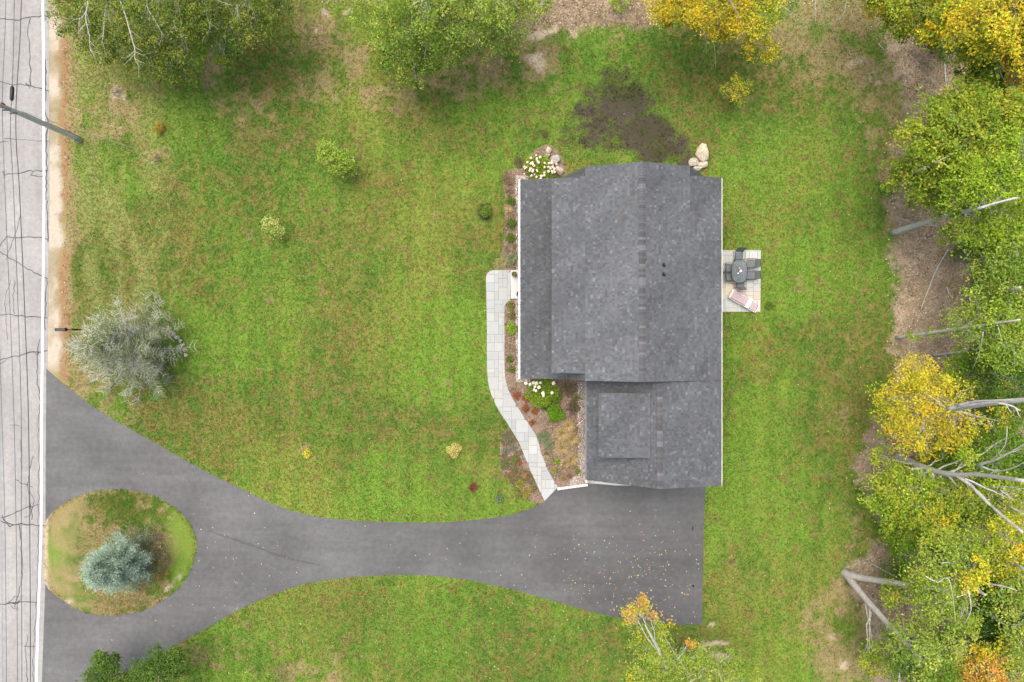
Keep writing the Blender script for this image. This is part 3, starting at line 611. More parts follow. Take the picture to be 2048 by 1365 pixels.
PP = [(.45, .45, .41), (.40, .41, .39), (.50, .48, .41), (.43, .45, .43), (.52, .47, .38), (.46, .46, .42), (.42, .43, .40)] * 2 + [(.48, .40, .34), (.46, .43, .40)]
ashlar(patio_poly, .27, PP, pt, 'flagstone', .055, 9, .016, ((2, 2), (2, 3), (3, 2), (2, 1), (2, 2), (3, 1), (1, 2)))
mb = MB(); q = ground_poly([(1021.5, 541), (1062, 541), (1062, 598), (1021.5, 598)]); mb.prism(q, -.02, .13); tag(mb.build('entry_step', M_CONC), 'pale concrete step slab at the front entry', 'step')
mb = MB(); q = ground_poly([(1176, 966), (1185, 955), (1400, 950), (1400, 972), (1230, 971)]); mb.prism(q, -.02, .03); tag(mb.build('garage_apron', M_CONC), kind='structure')
# curb blocks
cw = thing('block_wall', 'low white stone block edging between planting bed and driveway', 'edging', P(1144, 972))
def block(px0, py0, px1, py1, w):
    a = Vector(P(px0, py0)); b = Vector(P(px1, py1)); d = (b - a).normalized(); nn = Vector((-d.y, d.x, 0)) * w / 2; a = a + d * .012; b = b - d * .012
    mb = MB(); h = .24 + random.uniform(-.01, .01); v = random.uniform(.56, .68); mb.prism([(a + nn)[:2], (b + nn)[:2], (b - nn)[:2], (a - nn)[:2]], 0, h, (v, v * .985, v * .95)); mb.build('block', M_STONE, cw, P(1144, 972), col=True)
for k in range(8): block(1114 + k * 7.6, 977 - k * 1.05, 1114 + (k + 1) * 7.6, 977 - (k + 1) * 1.05, .17)
for k in range(4): block(1172.2, 929 + k * 9, 1172.2, 929 + (k + 1) * 9, .14)
# ------------------------------------------------------------------ boulders
def rock(px_, py_, rx, ry, h, label, c, name='boulder', group=None, cat='boulder', parent=None, rot=None):
    import bmesh
    bm = bmesh.new(); bmesh.ops.create_icosphere(bm, subdivisions=3, radius=1)
    r = random.Random(int(px_ * 7 + py_)); planes = [(Vector((r.gauss(0, 1), r.gauss(0, 1), r.gauss(.3, .8))).normalized(), r.uniform(.5, .85)) for _ in range(12)]
    for v in bm.verts:
        for nn, dd in planes:
            k = v.co.dot(nn)
            if k > dd: v.co -= nn * (k - dd) * .85
        v.co *= 1 + r.uniform(-.02, .02)
    a = r.uniform(0, 3.1) if rot is None else rot; ca, sa = math.cos(a), math.sin(a)
    V = []
    for v in bm.verts:
        x, y, z = v.co.x * rx / 30 * 1.2, v.co.y * ry / 30 * 1.2, (v.co.z + .55) * h * .62
        V.append((x, y, z))
    F = [tuple(v.index for v in f.verts) for f in bm.faces]; bm.free()
    base = P(px_, py_)
    cols = np.array([c] * len(F)) * RNG.uniform(.88, 1.12, (len(F), 1))
    o = mesh_from(name, np.array(V), F, M_ROCK, parent, col=cols, smooth=False)
    o.location = base if parent is None else (base[0] - parent.location.x, base[1] - parent.location.y, 0)
    if parent is None: tag(o, label, cat, group)
    return o
SAND = (.52, .45, .34); GREYR = (.42, .41, .38)
rock(1400, 309, 15, 17, .8, 'largest pale boulder at the back right corner of the house', SAND)
rock(1404, 331, 9, 8, .55, 'squarish pale boulder touching the largest one on its lower right', (.5, .43, .33))
rock(1388, 327, 11, 9, .5, 'flat pale boulder lower left of the largest one, near the roof corner', (.46, .42, .34))
rock(1394, 338, 9, 5, .4, 'small pale boulder tucked against the back roof corner', (.5, .46, .38))
rock(1097, 302, 6, 7, .4, 'small tan boulder standing alone above the pink hydrangea', (.5, .42, .3))
rock(1108, 320, 11, 9, .55, 'grey mottled boulder beside the pink hydrangea', (.38, .36, .32))
rock(1100, 329, 10, 6, .5, 'long tan boulder between mottled boulder and pink hydrangea', (.5, .44, .35))
rock(1095, 314, 6, 5, .4, 'small brownish boulder between the lone tan one and the mottled one', (.36, .3, .24))
rock(1119, 343, 10, 8, .5, 'tan boulder lowest of the row beside the front roof edge', (.48, .42, .33))
ring = thing('stone_ring', 'arc of rounded fieldstones edging the bed under the twiggy tree', 'stone edging', P(335, 675))
for px_, py_, rx, ry, c in [(312, 657, 5, 4, (.4, .36, .3)), (324, 656, 6, 4, (.5, .42, .33)), (337, 661, 8, 7, (.55, .46, .32)), (348, 669, 6, 5, (.38, .36, .34)), (356, 675, 5, 4, (.45, .4, .33)), (362, 682, 5, 4, (.46, .42, .36)), (367, 691, 4, 4, (.42, .38, .33)), (303, 660, 4, 4, (.4, .36, .3)), (291, 684, 5, 4, (.55, .5, .42)), (372, 700, 4, 4, (.42, .38, .33)), (373, 711, 4, 4, (.44, .4, .34))]:
    rock(px_, py_, rx, ry, .28, None, c, 'stone', parent=ring)
# ------------------------------------------------------------------ utility pole, wires, mailbox
bx_, by_, _ = P(162, 281)
tx, ty, _ = P(-60, 184, 9.0); pole = thing('utility_pole', 'weathered wooden utility pole leaning beside the road', 'utility pole', (bx_, by_, 0))
def pl(t): return (bx_ + (tx - bx_) * t, by_ + (ty - by_) * t, 9.0 * t)
mb = MB(); mb.tube([pl(t) for t in (0, .1, .25, .5, .75, 1)], [.17, .165, .155, .14, .125, .11], 12, (.58, .56, .50)); mb.build('shaft', M_BARK, pole, (bx_, by_, 0), col=True, smooth=True)
mb = MB(); a = pl(.0); mb.tube([(a[0] - .04, a[1] - .19, .15), (pl(.07)[0] - .04, pl(.07)[1] - .19, .7)], .03, 6); mb.build('ground_guard', M_WHITE, pole, (bx_, by_, 0))
mb = MB(); mb.tube([(a[0] + .08, a[1] + .16, .1), (pl(.6)[0] + .05, pl(.6)[1] + .13, 5.4)], .025, 6); mb.build('conduit', M_FASCIA, pole, (bx_, by_, 0))
for t in (.02, .045):
    mb = MB(); q = pl(t); mb.cyl(q[0], q[1], q[2] + .15, q[2] + .19, .185, .185, 12); mb.build('band', M_FASCIA, pole, (bx_, by_, 0))
for t in (.66, .72, .78):
    mb = MB(); q = pl(t); mb.box(q[0] - .22, q[0] + .22, q[1] - .18, q[1] - .12, q[2] - .05, q[2] + .05); mb.build('bracket', M_FASCIA, pole, (bx_, by_, 0))
mb = MB(); q = pl(.97); mb.box(q[0] - 1.2, q[0] + 1.2, q[1] - .2, q[1] - .09, q[2] - .06, q[2] + .06, (.3, .25, .2)); mb.build('crossarm', M_BARK, pole, (bx_, by_, 0), col=True)
mb = MB(); q = P(4, 207, 6.9); mb.cyl(q[0], q[1], 6.7, 7.0, .05, .07, 10); mb.build('insulator', plain('red_insulator', (.35, .12, .06), .4, .1), pole, (bx_, by_, 0))
mb = MB(); g0 = Vector(P(267, 297)); g1_ = Vector(pl(.8)); mb.tube([g0, g0.lerp(g1_, .5), g1_], .012, 5); gw = mb.build('guy_wire', M_LWIRE, pole, (bx_, by_, 0))
mb = MB(); mb.tube([g0, g0.lerp(g1_, .2)], .03, 6); mb.build('guy_guard', plain('guy_guard_paint', (.45, .42, .2), .6, .2), pole, (bx_, by_, 0))
def wire(pxs, h, r, mat, label):
    pts = [P(a, b, h) for a, b in pxs]; pts = smooth_poly([p for p in pts], 6, False); mb = MB(); mb.tube([(float(p[0]), float(p[1]), float(p[2])) for p in pts], r, 6)
    return tag(mb.build('overhead_cable', mat, smooth=True), label, 'cable', 'overhead cables along the road')
wire([(18, -500), (12, 0), (5, 205), (11, 400), (27, 795), (33, 1100), (35, 1365), (34, 1800)], 6.6, .013, M_WIRE, 'thin dark overhead cable over the road, meeting the pole nearest the photo edge')
wire([(36, -500), (29, 0), (25, 170), (21, 264), (28, 400), (42, 795), (43, 1100), (44, 1365), (44, 1800)], 6.0, .015, M_WIRE, 'overhead cable carrying the black splice case above the road')
wire([(52, -500), (43, 0), (34, 176), (32, 230), (33, 293), (40, 400), (56, 795), (60, 1100), (61, 1365), (60, 1800)], 5.8, .022, M_WIRE, 'thickest dark overhead cable, nearest the white road line')
wire([(-6, 500), (0, 705), (9, 1000), (12, 1200), (13, 1365), (14, 1800)], 7.4, .011, M_WIRE, 'faint dark cable entering the left photo edge over the lower road')
wire([(-3, 500), (0, 770), (1, 900), (4, 1200), (5, 1365), (8, 1800)], 8.6, .016, M_LWIRE, 'pale bare cable at the very left edge over the lower road')
mb = MB(); p0 = P(25, 172, 5.95); p1 = P(23.5, 203, 5.95)
pts = [Vector(p0).lerp(Vector(p1), t) for t in (0, .08, .16, .84, .92, 1)]; mb.tube(pts, [.03, .08, .105, .105, .08, .03], 12)
tag(mb.build('splice_case', M_BLACK, smooth=True), 'black capsule-shaped splice case hanging on a cable near the pole', 'splice case')
mbx = thing('mailbox', 'dark metal mailbox on a post at the sandy road shoulder', 'mailbox', P(146, 661))
O = mbx.location; k = (CH - 1.15) / 1365
def mpx(px_, py_, h): p = P(px_, py_, h); return p
a = mpx(111, 659.5, 1.2); b = mpx(129, 659.5, 1.2); V = []; 
mb = MB(); N = 9
for x in (a[0], b[0]):
    V += [(x, a[1] - .09, 1.02)] + [(x, a[1] - .09 * math.cos(math.pi * i / N), 1.13 + .09 * math.sin(math.pi * i / N)) for i in range(N + 1)] + [(x, a[1] + .09, 1.02)]
n = N + 3; mb.add(V, [tuple(range(n - 1, -1, -1)), tuple(range(n, 2 * n))] + [(i, (i + 1) % n, (i + 1) % n + n, i + n) for i in range(n)]); mb.build('box', plain('mailbox_grey', (.06, .065, .075), .35, .1, metal=.3), mbx, O)
mb = MB(); mb.box(a[0] - .03, a[0] - .002, a[1] - .095, a[1] + .095, 1.02, 1.225); mb.build('door', M_BLACK, mbx, O)
mb = MB(); mb.box(b[0] + .002, b[0] + .07, b[1] - .11, b[1] + .11, 1.0, 1.24); mb.build('back_plate', M_BLACK, mbx, O)
c0 = mpx(145, 660.5, 1.0); mb = MB(); mb.box(a[0] + .05, c0[0], a[1] - .035, a[1] + .035, .94, 1.015); mb.build('arm', M_BLACK, mbx, O)
mb = MB(); mb.box(c0[0] - .05, c0[0] + .05, a[1] - .05, a[1] + .05, 0, 1.08); mb.build('post', M_BLACK, mbx, O)
mb = MB(); mb.box(a[0] + .25, a[0] + .4, a[1] + .093, a[1] + .1, 1.1, 1.16); mb.build('flag', plain('red_flag', (.4, .04, .03), .5, .1), mbx, O)
# ------------------------------------------------------------------ patio furniture
M_SLING = plain('grey_sling', (.14, .165, .17), .7, .12, 30, alpha=.72); M_TGLASS = plain('smoked_table_glass', (.15, .18, .19), .12, .15, 3, spec=.5, alpha=.55); M_ALU = plain('dark_frame', (.045, .05, .055), .45, .1)
tb = thing('patio_table', 'oval smoked glass patio table in the middle of the dining set', 'table', P(1478.5, 543)[:2] + (.055,))
cxm, cym, _ = P(1478.5, 543, .7)
tb.location = (cxm, cym, .055)
def oval(rx, ry, n=32, e=2.6): return [(rx * math.copysign(abs(math.cos(a)) ** (2 / e), math.cos(a)), ry * math.copysign(abs(math.sin(a)) ** (2 / e), math.sin(a))) for a in [2 * math.pi * i / n for i in range(n)]]
mb = MB(); mb.prism(oval(.50, .74), .665, .675); mb.build('tabletop', M_TGLASS, tb)
mb = MB(); ro = oval(.52, .77); pts = [(x, y, .67) for x, y in ro + [ro[0]]]; mb.tube(pts, .018, 6); mb.build('rim', M_ALU, tb)
for a in (45, 135, 225, 315):
    ca, sa = math.cos(math.radians(a)), math.sin(math.radians(a)); mb = MB(); mb.tube([(ca * .1, sa * .15, .64), (ca * .35, sa * .55, .6), (ca * .42, sa * .66, 0)], .018, 6); mb.build('leg', M_ALU, tb)
mb = MB(); mb.tube([(.0, .0, .66), (0, 0, .1)], .03, 8); mb.build('pedestal', M_ALU, tb)
for x, y, r, h, cl, nm, lb, cat in [(.07, .02, .085, .05, (.8, .8, .78), 'plate', 'round white plate-like dish on the glass table', 'dish'), (-.11, -.14, .045, .09, (.82, .82, .78), 'candle', 'small white candle on the glass table, below the dish', 'candle'), (-.03, .2, .04, .08, (.7, .66, .5), 'candle', 'small cream candle on the glass table, above the dish', 'candle'), (-.04, .1, .085, .08, (.12, .12, .06), 'bowl', 'small dark bowl at the centre of the glass table', 'bowl')]:
    mb = MB(); mb.tube([(0, 0, 0), (0, 0, h * .3), (0, 0, h)], [r * .7, r, r * .95], 14); o = mb.build(nm, plain(nm + '_glaze', cl, .4, .05)); o.location = (cxm + x, cym + y, .055 + .676); tag(o, lb, cat)
def chair(name):
    t = thing(name, '', 'chair', group='patio chairs round the glass table')
    w, dd = .25, .25
    mb = MB(); mb.box(-w, w, -dd, dd, .40, .42); mb.build('seat', M_SLING, t)
    mb = MB(); mb.add([(-w, -dd - .02, .42), (w, -dd - .02, .42), (w * .95, -dd - .22, .92), (-w * .95, -dd - .22, .92), (-w, -dd - .04, .41), (w, -dd - .04, .41), (w * .95, -dd - .24, .91), (-w * .95, -dd - .24, .91)], [(0, 1, 2, 3), (7, 6, 5, 4), (0, 4, 5, 1), (2, 6, 7, 3), (1, 5, 6, 2), (3, 7, 4, 0)]); mb.build('backrest', M_SLING, t)
    for s in (-1, 1):
        mb = MB(); mb.tube([(s * w, -dd - .24, .95), (s * w, -dd - .02, .42), (s * w, dd, .41)], .016, 6); mb.build('side_rail', M_ALU, t)
        mb = MB(); mb.tube([(s * (w + .05), -dd - .1, .64), (s * (w + .07), dd * .6, .64), (s * (w + .05), dd + .02, .4)], .018, 6); mb.build('armrest', M_ALU, t)
        for y0, y1 in ((dd, dd + .05), (-dd, -dd - .08)):
            mb = MB(); mb.tube([(s * w, y0, .41), (s * (w + .03), y1, 0)], .015, 6); mb.build('leg', M_ALU, t)
    mb = MB(); mb.tube([(-w, -dd - .24, .95), (w, -dd - .24, .95)], .016, 6); mb.build('top_rail', M_ALU, t)
    return t
def copy_tree(o):
    c = o.copy(); COL.objects.link(c)
    for ch in o.children:
        d = ch.copy(); COL.objects.link(d); d.parent = c
        for g in ch.children: e = g.copy(); COL.objects.link(e); e.parent = d
    return c
spots = [(1477.5, 513, 180, 'grey sling patio chair at the upper end of the glass table'), (1480, 566, 0, 'grey sling patio chair at the lower end of the glass table, nearest the lounger'),
         (1500, 528, 90, 'upper of the two patio chairs on the lawn side of the glass table'), (1500, 551, 90, 'lower of the two patio chairs on the lawn side of the glass table'),
         (1460, 537, -90, 'upper of the two patio chairs on the house side of the glass table'), (1460, 554, -90, 'lower of the two patio chairs on the house side of the glass table')]
ch0 = chair('patio_chair')
for i, (px_, py_, rz, lb) in enumerate(spots):
    o = ch0 if i == 0 else copy_tree(ch0)
    p = P(px_, py_, .42); o.location = (p[0], p[1], .055); o.rotation_euler = (0, 0, math.radians(rz + random.uniform(-5, 5))); o['label'] = lb
# lounger
a = Vector(P(1462, 588, .35)); b = Vector(P(1514, 617, .35)); mid = (a + b) / 2; ang = math.atan2((b - a).y, (b - a).x); L = (b - a).length
lo = thing('sun_lounger', 'white-framed sun lounger with mauve cushion at the lower patio edge', 'lounger', (mid.x, mid.y, .055), ang)
mb = MB(); h = L / 2 + .04
for s in (-1, 1): mb.tube([(-h, s * .3, .30), (h, s * .3, .30)], .022, 6)
for x in (-h, h): mb.tube([(x, -.3, .30), (x, .3, .30)], .022, 6)
mb.build('frame', M_WHITE, lo)
for x in (-h + .1, h - .12):
    for s in (-1, 1): mb = MB(); mb.tube([(x, s * .3, .3), (x, s * .3, 0)], .02, 6); mb.build('leg', M_WHITE, lo)
for s in (-1, 1): mb = MB(); mb.tube([(.0, s * .31, .3), (.05, s * .33, .48), (.45, s * .33, .48), (.5, s * .31, .3)], .018, 6); mb.build('armrest', M_WHITE, lo)
M_MAUVE = plain('mauve_cushion', (.40, .31, .33), .9, .12, 8)
mb = MB()
xs = [-h + .06, -.3, .15, h - .1]; zs = [.38, .37, .37, .36]
for x0, x1 in ((-h + .08, .22), (.42, h - .13)):
    m = MB(); m.box(x0, x1, -.25, .25, .30, .38); m.build('cushion', M_MAUVE, lo)
m = MB(); m.box(.2, .44, -.29, .29, .37, .41); m.build('pillow', M_WHITE, lo)
m = MB(); m.box(-h - .02, -h + .10, -.29, .29, .36, .40); m.build('head_towel', plain('cream_cloth', (.6, .58, .48), .9, .06), lo)
# planters at the entry
def planter(px_, py_, r, label, fl):
    p = P(px_, py_, .4); t = thing('planter', label, 'planter', (p[0], p[1], .13))
    m = MB(); m.tube([(0, 0, 0), (0, 0, .15), (0, 0, .33), (0, 0, .34), (0, 0, .29)], [r * .7, r * .95, r, r * .88, r * .85], 18); m.build('pot', M_POT, t, smooth=True)
    m = MB(); m.cyl(0, 0, .26, .30, r * .84, r * .84, 14); m.build('soil', M_MUD, t)
    n = 110; c = np.stack([RNG.normal(0, r * .42, n), RNG.normal(0, r * .42, n), RNG.uniform(.32, .46, n)], 1); V, F = diamonds(c, .04, .02, .8); mesh_from('flowers', V, F, M_LEAF, t, col=pick(fl, n))
planter(1028.5, 549, .17, 'teal glazed pot of orange flowers on the entry step', [(.5, .25, .05), (.12, .2, .04), (.4, .12, .03), (.1, .17, .03)])
planter(1039, 588, .18, 'dark round pot half hidden under the front gutter', [(.05, .12, .03), (.08, .14, .04)])
# flag on garage wall
fx = thing('wall_flag', 'red, white and blue striped flag hung from the garage wing wall', 'flag', (4.85, -5.0, 2.0))
q0 = Vector((4.85, P(0, 832, 2.2)[1], 2.0)); q1 = Vector(P(1153, 852, 2.6)); O = fx.location
m = MB(); m.tube([q0, q1], .016, 6); m.build('pole', M_WHITE, fx, O)
cols_ = [(.45, .04, .05), (.72, .7, .68)]; rows = 13; FL = MB(); S0 = q0.lerp(q1, .22); S1 = q0.lerp(q1, .98); nrm = Vector((0.55, .8, 0))
mats = [plain('flag_red', cols_[0], .8, .1), plain('flag_white', cols_[1], .8, .05), plain('flag_blue', (.03, .04, .16), .8, .1)]
for k in range(rows):
    m = MB(); N = 8; V = []
    for i in range(N + 1):
        for kk in (k, k + 1):
            base = S0.lerp(S1, kk / rows); t = i / N; V.append(base + Vector((0, 0, -1)) * t * .85 + Vector((.24 * math.sin(kk * .9 + t * 2) * t * .5 + .1 * t, .10 * math.cos(kk * 1.3 + t * 3) * t, 0)))
    m.add(V, [(2 * i, 2 * i + 1, 2 * i + 3, 2 * i + 2) for i in range(N)]); st = m.build('stripe', mats[k % 2], fx, O)
    if k < 7:
        m = MB(); m.add([v + Vector((-.006, .006, 0)) for v in V[:8]], [(0, 1, 3, 2), (2, 3, 5, 4), (4, 5, 7, 6)]); m.build('blue_field', mats[2], st, O)
# ------------------------------------------------------------------ vegetation builders
def leaf_cloud(blobs_, leaf, seed, pal_default, upshift=.75):
    """blobs: (x, y, z, r, density, palette) -> leaf mesh arrays; clusters of leaves on irregular shells"""
    cs = []; cols = []; tips = []
    for (x, y, z, r, dens, pal) in blobs_:
        K = max(4, int((21 * r * r + 7 * r) * dens)); pal = pal or pal_default
        d = RNG.normal(0, 1, (K, 3)); d[:, 2] = np.abs(d[:, 2]) * 1.0 - .35; d /= np.linalg.norm(d, axis=1)[:, None]
        rr = r * RNG.uniform(.35, 1.12, K) ** .8; rr = np.where(RNG.random(K) < .16, r * RNG.uniform(1.0, 1.38, K), rr); c = np.array([x, y, z]) + d * rr[:, None] * np.array([1, 1, .55]); tips.append(c)
        m = RNG.integers(18, 62, K); rep = np.repeat(np.arange(K), m); n = len(rep); sg = RNG.uniform(.11, .33, K)[rep] * min(1, .35 + r * .6)
        off = RNG.normal(0, 1, (n, 3)) * sg[:, None] * np.array([1, 1, .5]); cs.append(c[rep] + off)
        pp = np.array(pal, float); base = pp[RNG.integers(0, len(pp), K)]; cl = base[rep] * (1 + RNG.normal(0, .10, K))[rep][:, None]
        sw = RNG.random(n) < .25; cl[sw] = pp[RNG.integers(0, len(pp), sw.sum())]
        cl *= (1 + RNG.normal(0, .17, n))[:, None] * np.array([1.22, 1.25, .95]); cols.append(np.clip(cl, .004, .75))
    c = np.concatenate(cs); c[:, 2] = np.maximum(c[:, 2], .05); cl = np.concatenate(cols); n = len(c); a = leaf * RNG.uniform(.6, 1.25, n)
    V, F = diamonds(c, a, a * .55, upshift, .75)
    return V, F, cl, np.concatenate(tips)
BARK = (.34, .32, .28); PALE = (.46, .45, .41); BROWN = (.2, .15, .11)
def bend(a, b, n=4, sag=.0, j=.12):
    a = Vector(a); b = Vector(b); L = (b - a).length
    return [a.lerp(b, i / n) + (Vector((random.uniform(-j, j), random.uniform(-j, j), random.uniform(-j, j) + sag * math.sin(math.pi * i / n))) * L * .5 if 0 < i < n else Vector((0, 0, 0))) for i in range(n + 1)]
def tree(name, label, cat, group, trunks, blobs_px, pal, leaf=.085, bark=BARK, limbs=(), dens=1.0, twigs=5, base=None, limb_r=.05):
    """trunks: lists of (px,py,h,radius); blobs: (px,py,h,r[,dens[,pal]]); limbs: explicit visible branch polylines (px,py,h) with radius"""
    t0 = trunks[0][0]; O = P(t0[0], t0[1], 0) if base is None else base
    t = thing(name, label, cat, O, group=group); O = Vector(O)
    tw = MB(); tr = []
    for tk in trunks:
        pts = [Vector(P(a, b, h)) for a, b, h, r in tk]; rad = [r for *_, r in tk]
        q = smooth_poly([tuple(p) for p in pts], 4, False); rq = np.interp(np.linspace(0, 1, len(q)), np.linspace(0, 1, len(rad)), rad)
        q = [Vector([float(c) for c in p]) for p in q]; tw.tube(q, [float(r * .86 * random.uniform(.93, 1.07)) for r in rq], 9, bark); tr += list(zip(q, rq))
    tw.build('trunk', M_BARK, t, O, smooth=True, col=True)
    B = []
    for tk in trunks:                       # the part of the crown that stands beyond the frame
        a_, b__, h_, _r = tk[-1]
        if h_ > 6:
            for f_, r_ in ((.98, 1.5), (.82, 2.0), (.66, 1.9)):
                q_ = Vector(P(*tk[-2][:3])).lerp(Vector(P(*tk[-1][:3])), max(0, (f_ * h_ - tk[-2][2]) / (h_ - tk[-2][2])))
                sx_ = 1024 + q_.x * 1365 / (CH - q_.z); sy_ = 682.5 - q_.y * 1365 / (CH - q_.z)
                if sx_ > 2048 + r_ * 26 or sy_ < -r_ * 34 or sy_ > 1365 + r_ * 34: B.append((q_.x, q_.y, q_.z, r_, .55, None))
    for bl in blobs_px:
        px_, py_, h, r = bl[:4]; dn = bl[4] if len(bl) > 4 else 1; pl_ = bl[5] if len(bl) > 5 else None
        p = P(px_, py_, h); B.append((p[0], p[1], p[2], r, dn * dens * random.uniform(.8, 1.15), pl_))
    V, F, cl, tips = leaf_cloud(B, leaf, 0, pal)
    mesh_from('crown', V - 0, F, M_LEAF, t, col=cl, org=O)
    br = MB(); ti = 0
    for (x, y, z, r, dn, _) in B:
        c = Vector((x, y, z)); cand = [(p, rr) for p, rr in tr if p.z < z - .15 * r] or tr[-1:]
        p, rr = min(cand, key=lambda q: (q[0] - c).length + .6 * max(0, c.z - q[0].z - 3))
        q = bend(p, c, 5, .03, .07); r0 = min(float(rr) * .55, limb_r * (1 + .25 * r)); br.tube(q, [r0 * (1 - .14 * i) for i in range(6)], 5, bark)
        for k in range(int(twigs * r) + 2):
            a = random.uniform(0, 6.28); e = c + Vector((math.cos(a) * r, math.sin(a) * r, random.uniform(-.25, .55) * r)) * random.uniform(.6, 1.05)
            q = bend(c.lerp(p, random.uniform(0, .4)), e, 4, .05, .1); br.tube(q, [.018, .015, .012, .009, .006], 4, tuple(.8 * v for v in bark), cap=False)
            for _k in range(2):
                s0 = q[random.choice([1, 2, 3])]; br.tube(bend(s0, s0 + Vector((random.uniform(-.6, .6), random.uniform(-.6, .6), random.uniform(-.1, .4))) * min(1, r * .6), 2), [.008, .007, .005], 3, tuple(.8 * v for v in bark), cap=False)
    br.build('branches', M_BARK, t, O, col=True)['kind'] = 'stuff'
    for lim in limbs:
        pts, r = lim[0], lim[1]; q = smooth_poly([P(*p) for p in pts], 3, False); q = [Vector([float(c) for c in p]) for p in q]; m = MB()
        r *= .85; m.tube(q, [r * (1 - .8 * i / (len(q) - 1)) * random.uniform(.93, 1.07) for i in range(len(q))], 7, lim[2] if len(lim) > 2 else bark)
        for i in range(2, len(q) - 1, 2):
            if random.random() < .8:
                d = (q[i + 1] - q[i]).normalized(); s = Vector((-d.y, d.x, random.uniform(0, .4))) * random.choice([-1, 1]); e = q[i] + (d * .7 + s * random.uniform(.4, .8)) * random.uniform(.5, 1.1)
                m.tube(bend(q[i], e, 3), [r * .35, r * .28, r * .2, .008], 4, bark, cap=False)
        m.build('limb', M_BARK, t, O, smooth=True, col=True)
    return t
G_DARK = [(.045, .095, .02), (.06, .125, .022), (.075, .145, .028), (.10, .165, .03)]
G_MID = [(.10, .185, .025), (.13, .22, .03), (.165, .24, .035), (.085, .155, .022)]
G_YEL = [(.24, .30, .04), (.19, .27, .035), (.30, .33, .05), (.13, .21, .03), (.36, .34, .05)]
G_BRI = [(.25, .36, .035), (.20, .31, .03), (.16, .26, .025), (.30, .37, .05)]
GOLD = [(.58, .41, .035), (.50, .33, .025), (.58, .45, .06), (.30, .29, .03), (.36, .33, .04), (.22, .24, .03)]
GOLDG = [(.55, .42, .04), (.40, .40, .04), (.62, .42, .04), (.25, .32, .03)]
ORAN = [(.55, .27, .07), (.52, .36, .08), (.45, .24, .07), (.36, .33, .06), (.3, .3, .05)]
OLIVE = [(.10, .15, .03), (.14, .19, .04), (.19, .225, .05), (.075, .12, .028), (.25, .25, .06), (.12, .18, .035)]
PALEG = [(.26, .33, .08), (.20, .29, .06), (.15, .23, .04), (.33, .35, .08)]
# ------------------------------------------------------------------ trees along the top
GT = 'trees along the top edge of the lawn'
L1 = lambda pts, r, h: ([(a, b, h) for a, b in pts], r, PALE)
tree('tree', 'olive green tree at the top nearest the road, with long pale bare limbs', 'tree', GT, [[(205, -40, 0, .2), (200, -80, 4, .16), (190, -120, 8, .08)]],
     [(150, 20, 5, 1.3), (190, 70, 4, 1.2), (175, 105, 3.4, .8, .7), (215, 30, 5.5, 1.6), (240, 90, 4, 1.2), (260, 125, 3.2, .8, .8), (130, 45, 4, .7, .8), (160, -20, 6, 1.6), (250, -20, 6.5, 1.8), (225, 115, 3, .6, .8)], OLIVE, .062, PALE,
     [L1([(184, -30), (174, 18), (172, 40), (179, 72), (181, 100), (190, 110)], .045, 6.6), L1([(173, 22), (160, 38), (128, 37)], .03, 6.5), L1([(160, 36), (156, 56)], .025, 6.4), L1([(178, 50), (166, 52), (155, 68)], .025, 6.3), L1([(215, -20), (209, 40), (207, 70), (203, 88)], .04, 6.4)], dens=.9)
tree('tree', 'middle olive tree of the upper left clump, its limbs reaching lowest over the lawn', 'tree', GT, [[(330, -30, 0, .22), (325, -80, 4, .17), (310, -130, 9, .08)]],
     [(290, 30, 6, 1.6), (320, 90, 4.5, 1.5), (300, 128, 3.4, 1.0, .8), (345, 120, 3.6, 1.2, .9), (370, 60, 5.5, 1.5), (375, 140, 2.6, .8, .7), (335, 150, 2.6, .6, .7), (280, 80, 4.5, 1.1), (340, -10, 7, 2), (395, 20, 6.5, 1.3), (270, -20, 6.5, 1.5), (360, 20, 7, 1.2)], OLIVE, .062, PALE,
     [L1([(236, -10), (250, 28), (262, 70), (270, 100), (270, 118), (280, 136)], .05, 6.8), L1([(269, 103), (252, 118)], .022, 6.4), L1([(270, 104), (293, 114)], .025, 6.4), L1([(262, 62), (284, 78)], .02, 6.5), L1([(294, -5), (296, 18), (312, 44), (320, 60), (330, 75)], .035, 7), L1([(295, 20), (294, 40)], .02, 6.9), L1([(370, -5), (352, 30), (349, 50), (353, 64)], .035, 7)], dens=.9)
tree('tree', 'rightmost olive tree of the upper left clump, thinning out over a brown patch', 'tree', GT, [[(450, -40, 0, .2), (450, -80, 4, .16), (455, -140, 9, .08)]],
     [(430, 40, 5.5, 1.4), (425, 95, 3.6, .8, .6, G_YEL), (445, 115, 3, .5, .5, G_YEL), (470, 30, 5.5, 1.5), (520, 45, 4.5, 1.0), (550, 20, 4.5, .9), (500, 0, 6, 1.8), (460, 75, 3.6, .7, .6), (480, 60, 3.5, .6, .5, G_DARK), (560, -5, 5.5, 1.1), (400, 70, 4, .9), (390, 40, 6, 1.1), (570, 20, 4, .5, .7), (515, 65, 3.5, .4, .6)], OLIVE, .062, PALE,
     [L1([(404, -8), (412, 14), (414, 30), (419, 50), (421, 60)], .045, 6.6), L1([(412, 17), (396, 24)], .02, 6.5), L1([(412, 17), (438, 22)], .022, 6.6), L1([(474, 8), (476, 40)], .02, 6.6), L1([(430, 0), (465, 12)], .03, 6.8), L1([(432, 78), (444, 104)], .02, 4)], dens=.85)
